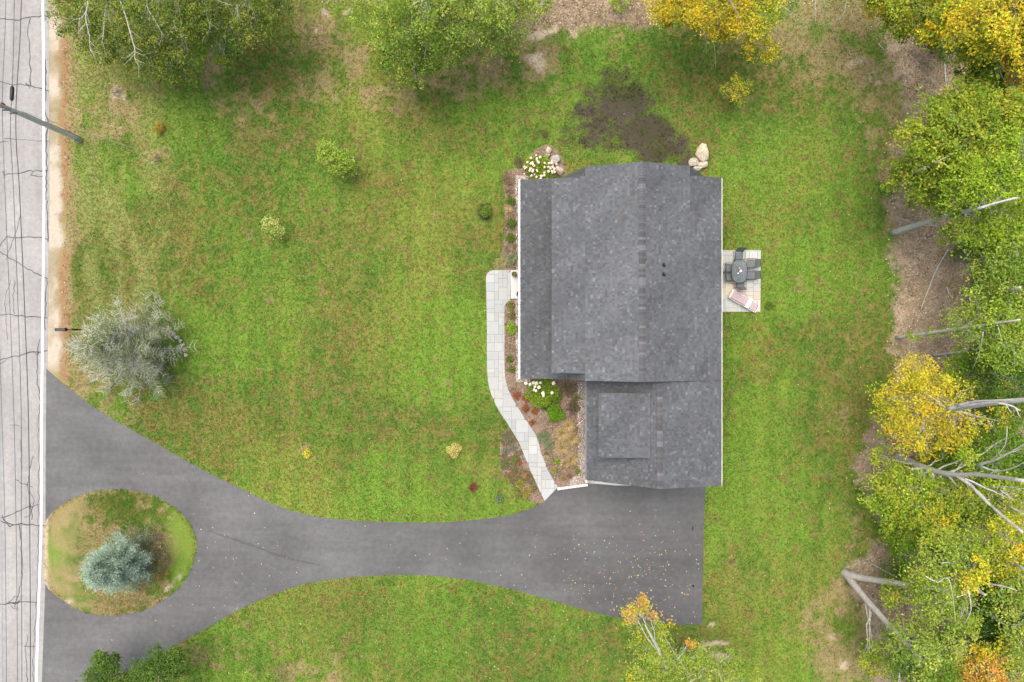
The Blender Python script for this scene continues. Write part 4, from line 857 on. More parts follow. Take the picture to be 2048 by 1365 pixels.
tree('tree', 'light green tree whose crown dips lowest over the lawn left of the leaf litter', 'tree', GT, [[(880, -50, 0, .24), (880, -90, 5, .18), (880, -150, 10, .09)]],
     [(770, 40, 5, 1.4), (800, 60, 6, 1.4), (850, 30, 7, 1.7), (810, 110, 4.5, 1.2), (830, 135, 3.6, 1.0), (790, 135, 3, .9, .8, G_MID), (860, 80, 5.5, 1.4), (910, 40, 6.5, 1.5), (760, 5, 5.5, 1.4), (840, -10, 8, 2), (930, 80, 4, 1.0, .7, PALEG), (860, 120, 3.6, .8, .8), (775, 105, 3, .5, .7, G_DARK), (900, 100, 3.6, .8, .6)], PALEG + [(.12, .2, .03), (.1, .17, .03)], .066, PALE,
     [L1([(832, 95), (824, 118), (838, 140)], .022, 5.2), L1([(876, -10), (870, 40), (860, 72)], .03, 7)])
tree('tree', 'light green tree with open branches beside the pinkish leaf litter at the top', 'tree', GT, [[(985, -50, 0, .22), (985, -90, 5, .16), (985, -150, 10, .08)]],
     [(960, 20, 6, 1.3), (1005, 15, 6, 1.3), (1040, 10, 5.5, 1.1), (1000, 70, 4, 1.0, .7), (980, 95, 3.2, .7, .7), (1025, 80, 3.4, .8, .6), (945, 100, 3, .6, .6), (1060, 0, 5, .6, .7), (985, -15, 7.5, 1.8), (1005, 50, 5, .8, .6), (1080, -12, 5, .8, .8), (1098, 22, 3, .4, .6)], PALEG, .066, PALE,
     [L1([(942, 20), (930, 38)], .025, 6.5), L1([(940, 20), (950, 72), (960, 100)], .022, 5.5), L1([(1010, 0), (1004, 35)], .025, 6)])
tree('tree', 'golden yellow tree hanging over the lawn above the house roof', 'tree', GT, [[(1465, -60, 0, .25), (1465, -90, 5, .18), (1465, -150, 10, .09)]],
     [(1340, 12, 5, 1.1), (1325, 25, 4, .6), (1370, 20, 5.5, 1.1), (1385, 50, 4, .7, .8), (1420, 10, 6, 1.3), (1400, -10, 7, 1.6), (1455, 45, 5, 1.0), (1445, 62, 4.4, .6), (1480, 20, 6, 1.2), (1500, 60, 4.6, .9), (1515, 90, 4, .7), (1535, 100, 3.7, .6), (1540, 112, 3.5, .3), (1510, 20, 6, 1.2, 1, GOLDG), (1535, 30, 4.5, .7, .8, G_YEL), (1530, -5, 6, 1.2, 1, G_YEL), (1350, -15, 6, 1.5), (1330, 45, 3.5, .35, .6), (1452, 72, 4, .3, .7)], GOLD, .066, BARK,
     [([(1454, -10, 7.4), (1470, 20, 6.9), (1485, 50, 6)], .07), ([(1400, 42, 5.2), (1412, 70, 4.4), (1428, 90, 4), (1431, 136, 3)], .035, PALE), ([(1402, 50, 5), (1412, 80, 4.2), (1413, 112, 3.4)], .025, PALE), ([(1362, 38, 4.6), (1378, 60, 4), (1388, 76, 3.5)], .028, PALE), ([(1372, 50, 4.4), (1358, 74, 3.6)], .02, PALE)])
tree('bare_tree', 'leafless grey-twigged tree at the top edge, right of the golden tree', 'tree', GT, [[(1700, -40, 0, .14), (1697, -50, 4, .1), (1695, -60, 7, .05)]],
     [(1755, 0, 5, .5, .4, OLIVE), (1740, -10, 5, .6, .4, OLIVE)], OLIVE, .06, PALE,
     [([(1630, -30, 5), (1631, 10, 4.6), (1631, 50, 4)], .035, PALE), ([(1630, 18, 4.5), (1648, 34, 4), (1655, 24, 4)], .022, PALE), ([(1693, -20, 5), (1690, 20, 4.5), (1682, 35, 4.2), (1658, 52, 3.6)], .03, PALE), ([(1704, 0, 5), (1720, 14, 4.6), (1745, 22, 4.2)], .03, PALE), ([(1560, 10, 2), (1600, 36, 1), (1626, 50, .3)], .03, PALE), ([(1650, -10, 5), (1640, 20, 4.4), (1622, 30, 4)], .02, PALE)])
tree('shrub', 'small bright green bush in the leaf litter at the top edge', 'shrub', None, [[(1240, -2, 0, .03), (1240, -3, 1, .02)]], [(1241, 6, 1, .6), (1233, -4, 1, .5)], G_BRI, .055, BROWN, twigs=2)
# ------------------------------------------------------------------ woods on the right
GW = 'trees of the wood right of the lawn'
tree('tree', 'yellow-green tree with orange tips at the upper right, lawn side of the wood', 'tree', GW, [[(1760, -60, 0, .2), (1800, -90, 5, .15), (1850, -130, 10, .08)]],
     [(1765, 15, 5, 1.0, 1, GOLDG), (1790, 35, 5, 1.0), (1830, 20, 6, 1.3), (1850, 45, 5.5, 1.1, 1, GOLDG), (1800, 60, 3.5, .7), (1880, 30, 7, 1.4, 1, GOLDG), (1740, 20, 4, .5, .8, GOLDG), (1870, 75, 5, .7, .7, G_YEL), (1820, -15, 7, 1.5), (1890, 100, 2.5, .7, .7, G_MID)], G_YEL, .085)
tree('tree', 'tall tree turning orange in the upper right corner of the photo', 'tree', GW, [[(1880, 90, 0, .2), (1960, 50, 6, .16), (2060, -10, 12, .1)]],
     [(1940, 55, 9, 1.4, 1, GOLDG), (1985, 40, 10, 1.5, 1, GOLD), (2030, 20, 11, 1.6, 1, GOLDG), (2000, 80, 9, 1.3), (2040, 90, 9.5, 1.3, 1, GOLDG), (1945, 100, 7, 1.2, 1, G_YEL), (2045, 130, 8.5, .8, .9, ORAN), (2038, 180, 8, .8, .8, ORAN), (2045, 215, 7, .6, .8, ORAN), (2014, 125, 9, .35, .9, ORAN), (2070, 60, 10, 1.6), (1920, 20, 8, 1.2)], G_YEL, .085)
tree('tree', 'mid green maple below the orange corner tree, edging the leaf litter', 'tree', GW, [[(1940, 190, 0, .17), (1975, 160, 5, .13), (2010, 130, 8, .07)]],
     [(1960, 130, 5.5, 1.3), (1990, 150, 6, 1.2), (1940, 110, 5, .8, 1, G_YEL), (2010, 120, 6.5, 1.2), (1975, 170, 4, .9), (1955, 95, 6, .8, 1, G_YEL), (2035, 150, 6, 1.0, 1, G_DARK), (2000, 190, 4, .9), (1970, 195, 3.5, .7), (2020, 200, 4, 1.0), (1955, 215, 3, .5)], G_MID, .08)
tree('tree', 'broad yellow-green maple with the widest crown, upper part of the wood', 'tree', GW, [[(1830, 350, 0, .24), (1900, 310, 6, .16), (1950, 285, 8.2, .05)]],
     [(1870, 255, 7, 1.5), (1910, 225, 7, 1.4), (1950, 210, 7.5, 1.3), (1850, 285, 7, 1.3), (1930, 270, 8.5, 1.8), (1980, 240, 8.5, 1.5), (2010, 270, 8.5, 1.4), (1880, 310, 7, 1.4, .9), (1840, 330, 6, 1.3), (1800, 350, 5, .9), (1815, 375, 4.8, 1.0), (1860, 360, 6, 1.2), (1900, 350, 7, 1.2), (1870, 400, 5, .9), (1960, 320, 7, 1.2, .8), (2035, 230, 8.5, 1.2), (1935, 305, 7.5, 1.0), (1780, 368, 4, .4, .8), (1890, 205, 4, .6, .8, G_MID), (1840, 400, 4, .5, .7)], G_YEL + [(.2, .28, .04), (.17, .25, .03)], .085,
     limbs=[([(1802, 358, 3.5), (1850, 335, 8.2), (1912, 306, 8.6)], .07, (.42, .45, .42)), ([(1985, 320, 6), (2025, 295, 9)], .06)])
tree('tree', 'bright yellow-green tree whose long pale trunk slants up from the lawn edge', 'tree', GW, [[(1783, 467, 0, .24), (1850, 445, 3.4, .20), (1910, 428, 6, .17), (1950, 418, 7.6, .14), (2030, 397, 10.6, .08)]],
     [(1920, 390, 8, 1.0), (1960, 370, 9, 1.3), (2000, 350, 9.5, 1.4), (2035, 345, 9.5, 1.3), (1950, 450, 6.5, 1.4), (2000, 440, 7, 1.5), (1930, 430, 6, .9, .6), (2030, 470, 7, 1.4), (1900, 465, 4, .6, .8), (1985, 400, 8, 1.1, .6), (2030, 420, 7.5, 1.1, .8), (1960, 340, 8, .7, 1, GOLDG), (2050, 310, 10, 1.2), (1880, 415, 5, .5, .8)], G_BRI + G_YEL[:1], .075, PALE,
     [([(1955, 418, 9.6), (2000, 404, 10.3), (2040, 396, 10.8)], .10, PALE), ([(1955, 417, 9.4), (1966, 400, 10)], .03, PALE), ([(1800, 437, .5), (1842, 452, 1.5)], .04, PALE)])
tree('tree', 'leafy green tree just below the slanting pale trunk, right edge of photo', 'tree', GW, [[(1960, 600, 0, .18), (1990, 590, 5, .14), (2040, 575, 9, .07)]],
     [(1985, 520, 6, 1.2), (1975, 560, 5.5, 1.0), (2020, 540, 7, 1.5), (2035, 500, 7, 1.2), (2010, 590, 6, 1.3), (2045, 580, 7.5, 1.3), (1970, 510, 5, .7), (2040, 620, 6, 1.2)], PALEG + G_MID, .075, PALE)
tree('tree', 'light green tree with a thin pale trunk lying far out over the leaf litter', 'tree', GW, [[(1792, 676, 0, .14), (1860, 666, 3, .12), (1920, 657, 5.4, .1), (2040, 640, 9.5, .05)]],
     [(1935, 640, 5.5, 1.0), (1975, 625, 6.5, 1.3), (2010, 650, 7.5, 1.4), (1990, 690, 6.5, 1.2), (1950, 665, 5, .7, .7), (2035, 690, 7.5, 1.3), (2015, 720, 6, .9), (1920, 650, 4.5, .5, .7), (1826, 673, 2.2, .22, .9), (1861, 668, 3, .18, .9), (1884, 662, 3.6, .22, .9), (2040, 630, 8, 1.2)], PALEG + G_BRI[:2], .07, PALE,
     [([(1935, 685, 6.6), (1955, 675, 7.4), (1965, 670, 8)], .02, PALE), ([(1996, 655, 8.6), (2006, 690, 8)], .03, PALE), ([(1966, 665, 8), (1960, 700, 7), (1945, 740, 6)], .03, PALE)])
tree('tree', 'dark green low tree above the big yellow maple', 'tree', GW, [[(1940, 750, 0, .12), (1960, 748, 3, .09), (1990, 745, 6, .05)]],
     [(1915, 735, 3.5, 1.0, 1, G_BRI), (1950, 740, 4, 1.2), (1985, 765, 4.5, 1.2), (1930, 770, 3.5, .9), (1900, 755, 3, .5), (1990, 730, 5, .9), (2030, 760, 6, 1.4, 1, G_DARK), (2040, 800, 6, 1.3, 1, OLIVE), (1965, 715, 4.5, .7)], G_MID, .07)
tree('tree', 'big golden maple leaning over the lawn edge in the middle of the wood', 'tree', GW, [[(1850, 828, 0, .22), (1900, 818, 5.5, .26), (1960, 808, 9.2, .22), (2090, 797, 13, .08)]],
     [(1830, 745, 5, .9), (1815, 765, 5, .9), (1850, 765, 5.6, 1.0), (1790, 790, 5, 1.0, 1, GOLDG), (1760, 800, 4.5, .7, 1, G_YEL), (1755, 820, 4, .6, 1, G_YEL), (1830, 800, 6.4, 1.3), (1880, 790, 6.6, 1.1), (1790, 830, 5, 1.1, 1, GOLDG), (1840, 845, 6, 1.2), (1870, 870, 5.4, 1.1), (1820, 875, 5, .9, 1, GOLDG), (1910, 850, 6, 1.0, .9), (1950, 845, 6, .9, .7), (1985, 840, 6, .8, .6), (1900, 880, 4.8, .8, .8), (1930, 780, 5.5, .6, .5), (1780, 855, 4, .7, 1, G_YEL), (1850, 895, 4, .6, .7)], GOLD + [(.5, .4, .04), (.4, .38, .04)], .07, PALE, dens=.8, limbs=
     [([(1895, 818, 8.2), (1935, 810, 9.4), (1985, 805, 10.8), (2022, 812, 11.5), (2040, 822, 11.8)], .13, PALE), ([(1915, 812, 9), (1950, 803, 10), (2025, 800, 12)], .10, PALE), ([(1900, 822, 8.4), (1870, 800, 7.6), (1840, 780, 7)], .03, PALE), ([(1920, 822, 8.6), (1950, 835, 8), (1975, 830, 7.6)], .025, PALE)])
tree('tree', 'yellow-green tree with many forking grey limbs in the lower wood', 'tree', GW, [[(1792, 912, 0, .26), (1830, 928, 2.6, .24), (1870, 943, 4.6, .20), (1912, 950, 6.6, .16), (1960, 950, 8.6, .13), (2048, 962, 12, .10)], [(1912, 950, 6.6, .14), (1945, 975, 7.8, .12), (1990, 1020, 9.4, .10), (2045, 1065, 11.4, .07)]],
     [(1770, 945, 4, 1.1, 1, G_YEL), (1800, 970, 4.5, 1.2, 1, G_YEL), (1760, 985, 3.5, .9, 1, G_BRI), (1790, 1010, 4, 1.1), (1840, 980, 5, 1.1), (1780, 1035, 3.5, .9), (1850, 1020, 5, 1.3), (1820, 1050, 4, 1.0, 1, G_YEL), (1890, 990, 5.5, 1.1, .9, G_YEL), (1760, 915, 3, .5), (1880, 1050, 5.4, 1.1, .8, GOLDG), (1940, 1000, 6, 1.1, .8, G_YEL), (1930, 920, 6.5, .6, .7), (1900, 905, 4, .9, .8, G_MID), (1960, 900, 5, 1.1, .9, G_MID), (2010, 880, 6, 1.2, .9, G_MID), (2000, 940, 6, 1.1, .9, G_MID), (2030, 1000, 7, 1.2, .9, G_YEL), (2000, 985, 6.5, .9, .8)], G_BRI + G_YEL, .075, PALE,
     [([(1955, 930, 9), (1990, 920, 10.4), (2020, 905, 11.5), (2056, 884, 12.6)], .10, PALE), ([(1960, 932, 9), (1990, 942, 9.8), (2020, 938, 10.8), (2055, 922, 12)], .07, PALE), ([(1978, 950, 9.4), (1995, 938, 10)], .04, PALE), ([(1990, 952, 9.4), (2020, 958, 10.6), (2056, 964, 12)], .11, (.5, .48, .36)), ([(1980, 976, 8), (2010, 974, 9), (2050, 978, 10)], .045, PALE), ([(2015, 1012, 9), (2056, 1032, 10.4)], .09, PALE), ([(2014, 852, 10), (2010, 890, 10), (1985, 920, 9.8)], .025, PALE), ([(2000, 980, 8.8), (2020, 995, 8.6), (2030, 1005, 8.6)], .02, (.6, .6, .62)), ([(2008, 974, 9), (2002, 1000, 8.4)], .02, (.6, .6, .62))])
tree('tree', 'pale green tree in front of dark foliage, right of the forked trunk', 'tree', GW, [[(1880, 1130, 0, .18), (1920, 1160, 5, .14), (1970, 1190, 9, .07)]],
     [(1880, 1110, 8, 1.3), (1920, 1090, 8, 1.2), (1850, 1140, 7, 1.2), (1900, 1150, 8.5, 1.2), (1940, 1150, 9, 1.0, 1, GOLDG), (1830, 1175, 6, 1.0, 1, G_YEL), (1880, 1200, 7, 1.2), (1850, 1215, 6, 1.0), (1920, 1220, 7.5, 1.0, .8), (1930, 1250, 7, .7, .7), (1790, 1195, 4.5, .7, .9, G_YEL), (1775, 1180, 3.5, .4), (1820, 1105, 5, .8, 1, G_MID), (1800, 1090, 3.5, .8, .9, G_MID), (1830, 1075, 4, .9, .9, G_BRI)], PALEG + G_YEL[:2], .075, PALE,
     [([(1850, 1152, 8.6), (1875, 1165, 9), (1890, 1156, 9.4), (1902, 1172, 9.6), (1912, 1252, 9)], .04, (.55, .53, .48)), ([(1936, 1180, 10), (1942, 1220, 9.6), (1928, 1250, 9)], .035, (.55, .53, .48)), ([(1912, 1195, 9.8), (1934, 1188, 10)], .025, (.55, .53, .48)), ([(1882, 1126, 9.6), (1896, 1125, 10)], .05, (.6, .58, .52))])
tree('tree', 'yellowing tree at the right edge beyond the pale green one', 'tree', GW, [[(1960, 1090, 0, .18), (2000, 1110, 5, .14), (2050, 1140, 10, .07)]],
     [(2020, 1080, 8, 1.2), (2040, 1110, 8, 1.3, 1, GOLDG), (2000, 1110, 7.5, 1.1), (2030, 1150, 7, 1.1, 1, GOLDG), (1970, 1070, 7, 1.0), (2010, 1060, 8, .8, .9, GOLDG), (1960, 1110, 5, .8, .9, G_DARK), (2000, 1160, 5.5, .9, .8)], G_YEL, .075, PALE)
tree('tree', 'dark bluish-green tree in the shade of the lower right wood', 'tree', GW, [[(1930, 1200, 0, .18), (1965, 1220, 5, .13), (2010, 1250, 8, .06)]],
     [(1960, 1190, 5, 1.2), (1990, 1220, 5.5, 1.4), (1960, 1250, 5, 1.2), (2010, 1260, 6, 1.3), (1930, 1180, 4, .9), (1990, 1170, 5.5, 1.0), (2040, 1190, 6.5, 1.4), (2045, 1240, 6.5, 1.3), (2000, 1285, 5, .9)], G_DARK, .075, PALE,
     [([(1970, 1168, 7.5), (2005, 1172, 8.5), (2035, 1182, 9)], .08, PALE), ([(2005, 1175, 8.4), (1992, 1200, 7.8)], .03, PALE)])
tree('tree', 'green tree at the right photo edge above the orange tree', 'tree', GW, [[(2010, 1240, 0, .15), (2040, 1260, 5, .12), (2070, 1290, 8, .06)]],
     [(2020, 1200, 8, 1.1), (2048, 1230, 8.5, 1.2), (2040, 1280, 8, 1.0), (2056, 1180, 8.5, 1.1)], PALEG, .075, PALE)
tree('forked_tree', 'tree with two thick pale trunks forking at the lawn edge, lower right', 'tree', GW, [[(1690, 1146, 0, .34), (1700, 1150, .6, .27), (1735, 1158, 2.0, .24), (1805, 1168, 5, .2), (1900, 1180, 8, .12)], [(1692, 1150, 0, .3), (1705, 1166, 1.0, .25), (1740, 1208, 3, .23), (1785, 1258, 5.4, .19), (1850, 1330, 9, .1)]],
     [(1780, 1290, 4.5, 1.0), (1810, 1270, 5.5, 1.0), (1790, 1330, 4.5, .8), (1830, 1310, 6, 1.2, 1, G_DARK), (1870, 1340, 7, 1.2, 1, G_MID), (1740, 1320, 3.5, .5, .8, G_YEL), (1757, 1340, 3, .45, .8, G_YEL), (1730, 1318, 3.4, .3, .7, G_YEL), (1850, 1280, 6, .9), (1895, 1300, 7, .9), (1830, 1355, 5.5, 1.0, 1, G_DARK), (1822, 1288, 7.6, .75), (1850, 1315, 9.4, .9), (1800, 1300, 6.6, .6)], PALEG, .075, (.43, .40, .36),
     [([(1733, 1122, .3), (1765, 1140, 1.5), (1798, 1158, 3)], .04, PALE), ([(1803, 1312, 5.5), (1796, 1372, 6)], .06, PALE)])
tree('tree', 'orange and rust coloured tree in the lower right corner', 'tree', GW, [[(1900, 1400, 0, .16), (1930, 1430, 5, .12), (1960, 1460, 8, .06)]],
     [(1930, 1325, 6, .7), (1950, 1350, 6.4, .8), (1985, 1330, 7, .7), (1995, 1355, 7, .9), (1900, 1350, 6, .9, 1, G_YEL), (1910, 1318, 6, .35), (1960, 1305, 6.5, .5, .9, GOLDG), (2005, 1290, 7, .8, 1, GOLDG), (1880, 1375, 6, .9, 1, GOLDG), (2015, 1315, 7, .7, 1, PALEG), (2040, 1345, 7, .9, 1, G_YEL), (1930, 1375, 6.4, 1.0)], ORAN, .075)
# understorey that closes the wood floor
und = [(1990, 300, 1.6, 1.5, G_DARK, 'dark green bush in a gap under the widest maple'), (1920, 335, 1.2, 1.3, G_MID, 'low green bush under the widest maple, near its slanted limb'), (2030, 350, 2, 1.6, G_DARK, 'deep green bush at the right edge under the widest maple'), (1960, 480, 1.5, 1.2, G_DARK, 'dark bush beneath the slanting pale trunk tree'),
       (2020, 470, 1.5, 1.4, G_DARK, 'dark bush at the right edge beneath the slanting trunk tree'), (1990, 640, 1.6, 1.4, G_DARK, 'dark bush under the thin-trunked light green tree'), (2030, 720, 1.6, 1.6, G_DARK, 'dark bush at the right edge above the golden maple'), (1905, 905, 1.2, 1.2, G_MID, 'green undergrowth just below the golden maple'), (1960, 880, 1.3, 1.6, G_MID, 'broad green undergrowth right of the golden maple'),
       (2020, 930, 1.5, 1.8, G_DARK, 'dark green undergrowth behind the forking grey limbs'), (1960, 1000, 1.3, 1.6, G_DARK, 'dark undergrowth below the forking grey limbs'), (1850, 940, 1, .9, G_BRI, 'bright green bush beside the base of the grey-limbed tree'), (1890, 1020, 1.2, 1.4, G_MID, 'green bush in the middle of the lower wood'), (1800, 1075, 1.2, 1.0, G_BRI, 'bright green bush above the forked trunk'),
       (1860, 1085, 1.2, 1.2, G_MID, 'green bush between forked trunk and yellowing tree'), (1930, 1130, 1.2, 1.5, G_DARK, 'dark bush behind the pale green tree'), (1900, 1290, 1.0, 1.0, G_DARK, 'dark bush above the orange corner tree'), (2030, 1230, 1.4, 1.8, G_DARK, 'dark bush at the lower right edge'), (1790, 1150, .8, .7, G_MID, 'small bush right of the forked trunk base'),
       (1930, 215, 1.0, .9, G_MID, 'green bush at the litter edge under the mid green maple'), (1890, 60, 1.4, 1.6, G_DARK, 'dark bush under the upper right trees'), (1980, 20, 1.4, 1.8, G_DARK, 'dark bush in the top right corner'), (2020, 110, 1.4, 1.6, G_DARK, 'dark bush right of the mid green maple'), (2010, 230, 1.4, 1.4, G_MID, 'green bush at the right edge below the mid green maple'), (2010, 830, 1.4, 1.6, G_DARK, 'dark bush under the golden maple trunk'), (1985, 560, 1.4, 1.2, G_MID, 'low green bush at the right edge of the leaf litter'), (1975, 1330, 1.2, 1.5, G_DARK, 'dark bush beneath the orange corner tree')]
for px_, py_, h, r, pal, lb in und:
    tree('bush', lb, 'bush', 'undergrowth bushes in the wood', [[(px_, py_, 0, .05), (px_, py_, h * .8, .03)]], [(px_, py_, h, r), (px_ + random.uniform(-22, 22), py_ + random.uniform(-25, 25), h * .8, r * .7), (px_ + random.uniform(-30, 30), py_ + random.uniform(-25, 25), h * .7, r * .6)], pal, .075, BROWN, twigs=1, dens=.8, limb_r=.02)
# fallen logs and poles lying on the litter
def log(pts, r, label, c=PALE, cat='log'):
    q = smooth_poly([P(a, b, r * 1.0 + .02) for a, b in pts], 4, False); q = [tuple(float(v) for v in p) for p in q]; m = MB(); m.tube(q, [r * (1 - .35 * i / (len(q) - 1)) for i in range(len(q))], 8, c)
    o = m.build('fallen_log' if r > .07 else 'fallen_branch', M_BARK, col=True, smooth=True); o.location = (0, 0, 0); return tag(o, label, cat)
log([(1936, 702), (1900, 707), (1866, 711)], .12, 'thick grey log lying in leaf litter above the golden maple', (.34, .31, .28))
log([(1896, 500), (1870, 545), (1842, 618)], .045, 'thin pale fallen stem slanting down left across the leaf litter', PALE, 'branch')
log([(1918, 465), (1935, 520), (1962, 592)], .05, 'long pale fallen stem slanting down right near the leafy edge', PALE, 'branch')
log([(1905, 540), (1890, 580), (1872, 625)], .04, 'brownish fallen stem between the two pale ones', (.3, .24, .19), 'branch')
log([(1893, 575), (1898, 588), (1904, 596)], .06, 'short stubby stick lying in the middle of the litter', PALE, 'branch')
log([(1886, 85), (1889, 125), (1890, 150), (1894, 196)], .055, 'slim pale stem lying upright in the upper right leaf litter', PALE, 'branch')
log([(1920, 160), (1936, 182)], .03, 'tiny pale twig on the upper right leaf litter', PALE, 'branch')
log([(1757, 88), (1767, 100)], .03, 'tiny bare twig on the brown lawn patch, upper right', PALE, 'branch')
log([(2000, 588), (1990, 596)], .03, 'short pale stick by the leafy edge of the litter', PALE, 'branch')
# ------------------------------------------------------------------ lone trees on the lawn
tree('young_tree', 'young willowy light green tree standing on the left lawn', 'young tree', None, [[(686, 322, 0, .05), (680, 318, 1.5, .03), (668, 312, 2.6, .015)]],
     [(650, 298, 2.6, .42), (662, 312, 2.4, .45), (678, 322, 2, .5), (695, 318, 1.6, .42, .8), (700, 332, 1.5, .35, .8), (668, 332, 1.8, .38), (645, 312, 2.2, .25, .8), (686, 338, 1.6, .35, .8)], [(.29, .37, .08), (.22, .31, .05), (.35, .41, .11), (.15, .24, .04)], .055, BROWN, dens=2.8, twigs=6, limb_r=.015)
tree('sapling', 'thin pale sapling on the lawn left of centre', 'sapling', None, [[(552, 462, 0, .03), (545, 455, 2, .012)]], [(545, 452, 1.6, .5, .55), (535, 445, 1.8, .3, .5), (553, 465, 1.2, .35, .5)], [(.36, .40, .13), (.28, .34, .09), (.4, .42, .18)], .05, BROWN, dens=2.2, twigs=5, limb_r=.01)
tree('young_tree', 'small yellow-green young tree on the lawn below the golden tree', 'young tree', None, [[(1446, 190, 0, .05), (1460, 185, 1.2, .03), (1478, 172, 2.4, .012)]],
     [(1472, 180, 2.2, .55, .9), (1490, 168, 2.4, .42, .9), (1460, 195, 1.8, .4, .7), (1480, 196, 1.9, .35, .7), (1474, 156, 2.4, .22, .6), (1450, 178, 1.6, .3, .5), (1495, 180, 2.2, .3, .7)], GOLDG + G_YEL, .042, BROWN, dens=1.2, twigs=5, limb_r=.015)
tree('tree', 'tree with orange-tipped leader leaning over the lower edge of the driveway', 'tree', None, [[(1352, 1420, 0, .16), (1350, 1400, 4, .13), (1330, 1330, 7, .08), (1290, 1250, 9, .035)]],
     [(1275, 1212, 8.4, .5, .9, ORAN), (1262, 1228, 8.2, .38, .8, ORAN), (1300, 1235, 8, .4, .6, ORAN), (1295, 1265, 7.5, .7, .8, G_YEL), (1320, 1255, 7.2, .5, .5, GOLDG), (1285, 1290, 7, .7, .8), (1320, 1300, 7.4, .8, .9), (1350, 1330, 7, .9, .9), (1290, 1345, 6.5, .9, .9), (1270, 1360, 6.5, .6, .8, GOLDG), (1390, 1310, 6, .6, .6), (1410, 1335, 6, .8, .7), (1330, 1370, 7, 1.1), (1375, 1290, 6.4, .35, .5, ORAN), (1460, 1310, 5, .5, .6), (1470, 1340, 5, .7, .7), (1500, 1360, 4.6, .6, .6), (1440, 1365, 6, .9, .8), (1260, 1250, 7, .3, .5, G_YEL)], PALEG + G_YEL[:1], .066, PALE,
     [([(1378, 1350, 8.2), (1345, 1300, 8.4), (1312, 1248, 8.8), (1272, 1224, 9)], .025, (.36, .32, .26)), ([(1435, 1332, 6), (1445, 1368, 6.5)], .03, PALE), ([(1355, 1318, 7.6), (1378, 1292, 7)], .02, PALE)], dens=1.6)
tree('tree', 'dark green bushy tree top nearest the road at the bottom edge', 'tree', None, [[(222, 1400, 0, .1), (218, 1395, 2, .08), (212, 1370, 4, .04)]],
     [(208, 1318, 3.6, .55), (225, 1330, 3.4, .5), (192, 1328, 3.2, .5), (200, 1350, 3.2, .7), (225, 1355, 3, .7), (190, 1370, 3, .7), (180, 1345, 2.6, .3, .8), (237, 1312, 3, .22, .8)], [(.07, .13, .03), (.09, .16, .035), (.12, .18, .04), (.055, .10, .025)], .06, BROWN, dens=2.4)
tree('tree', 'dark green bushy tree top at the bottom edge beside the lower driveway mouth', 'tree', None, [[(325, 1400, 0, .1), (322, 1390, 2, .08), (318, 1370, 4, .04)]],
     [(312, 1308, 3.8, .35), (318, 1328, 3.6, .6), (345, 1318, 3.4, .6), (290, 1340, 3.2, .7), (325, 1352, 3.4, .9), (350, 1338, 3.0, .55), (275, 1358, 3, .5), (255, 1362, 2.6, .5, .8), (360, 1312, 2.8, .25)], [(.07, .13, .03), (.09, .16, .035), (.12, .18, .04), (.055, .10, .025)], .06, BROWN, dens=2.4)
tree('bush', 'bright green leafy tip at the bottom edge below the driveway curve', 'bush', None, [[(515, 1385, 0, .05), (515, 1380, 1.5, .03)]], [(495, 1352, 1.8, .35), (505, 1365, 1.8, .5), (545, 1356, 1.6, .35), (530, 1370, 1.7, .5)], [(.17, .29, .04), (.12, .22, .03), (.24, .34, .06)], .05, BROWN)
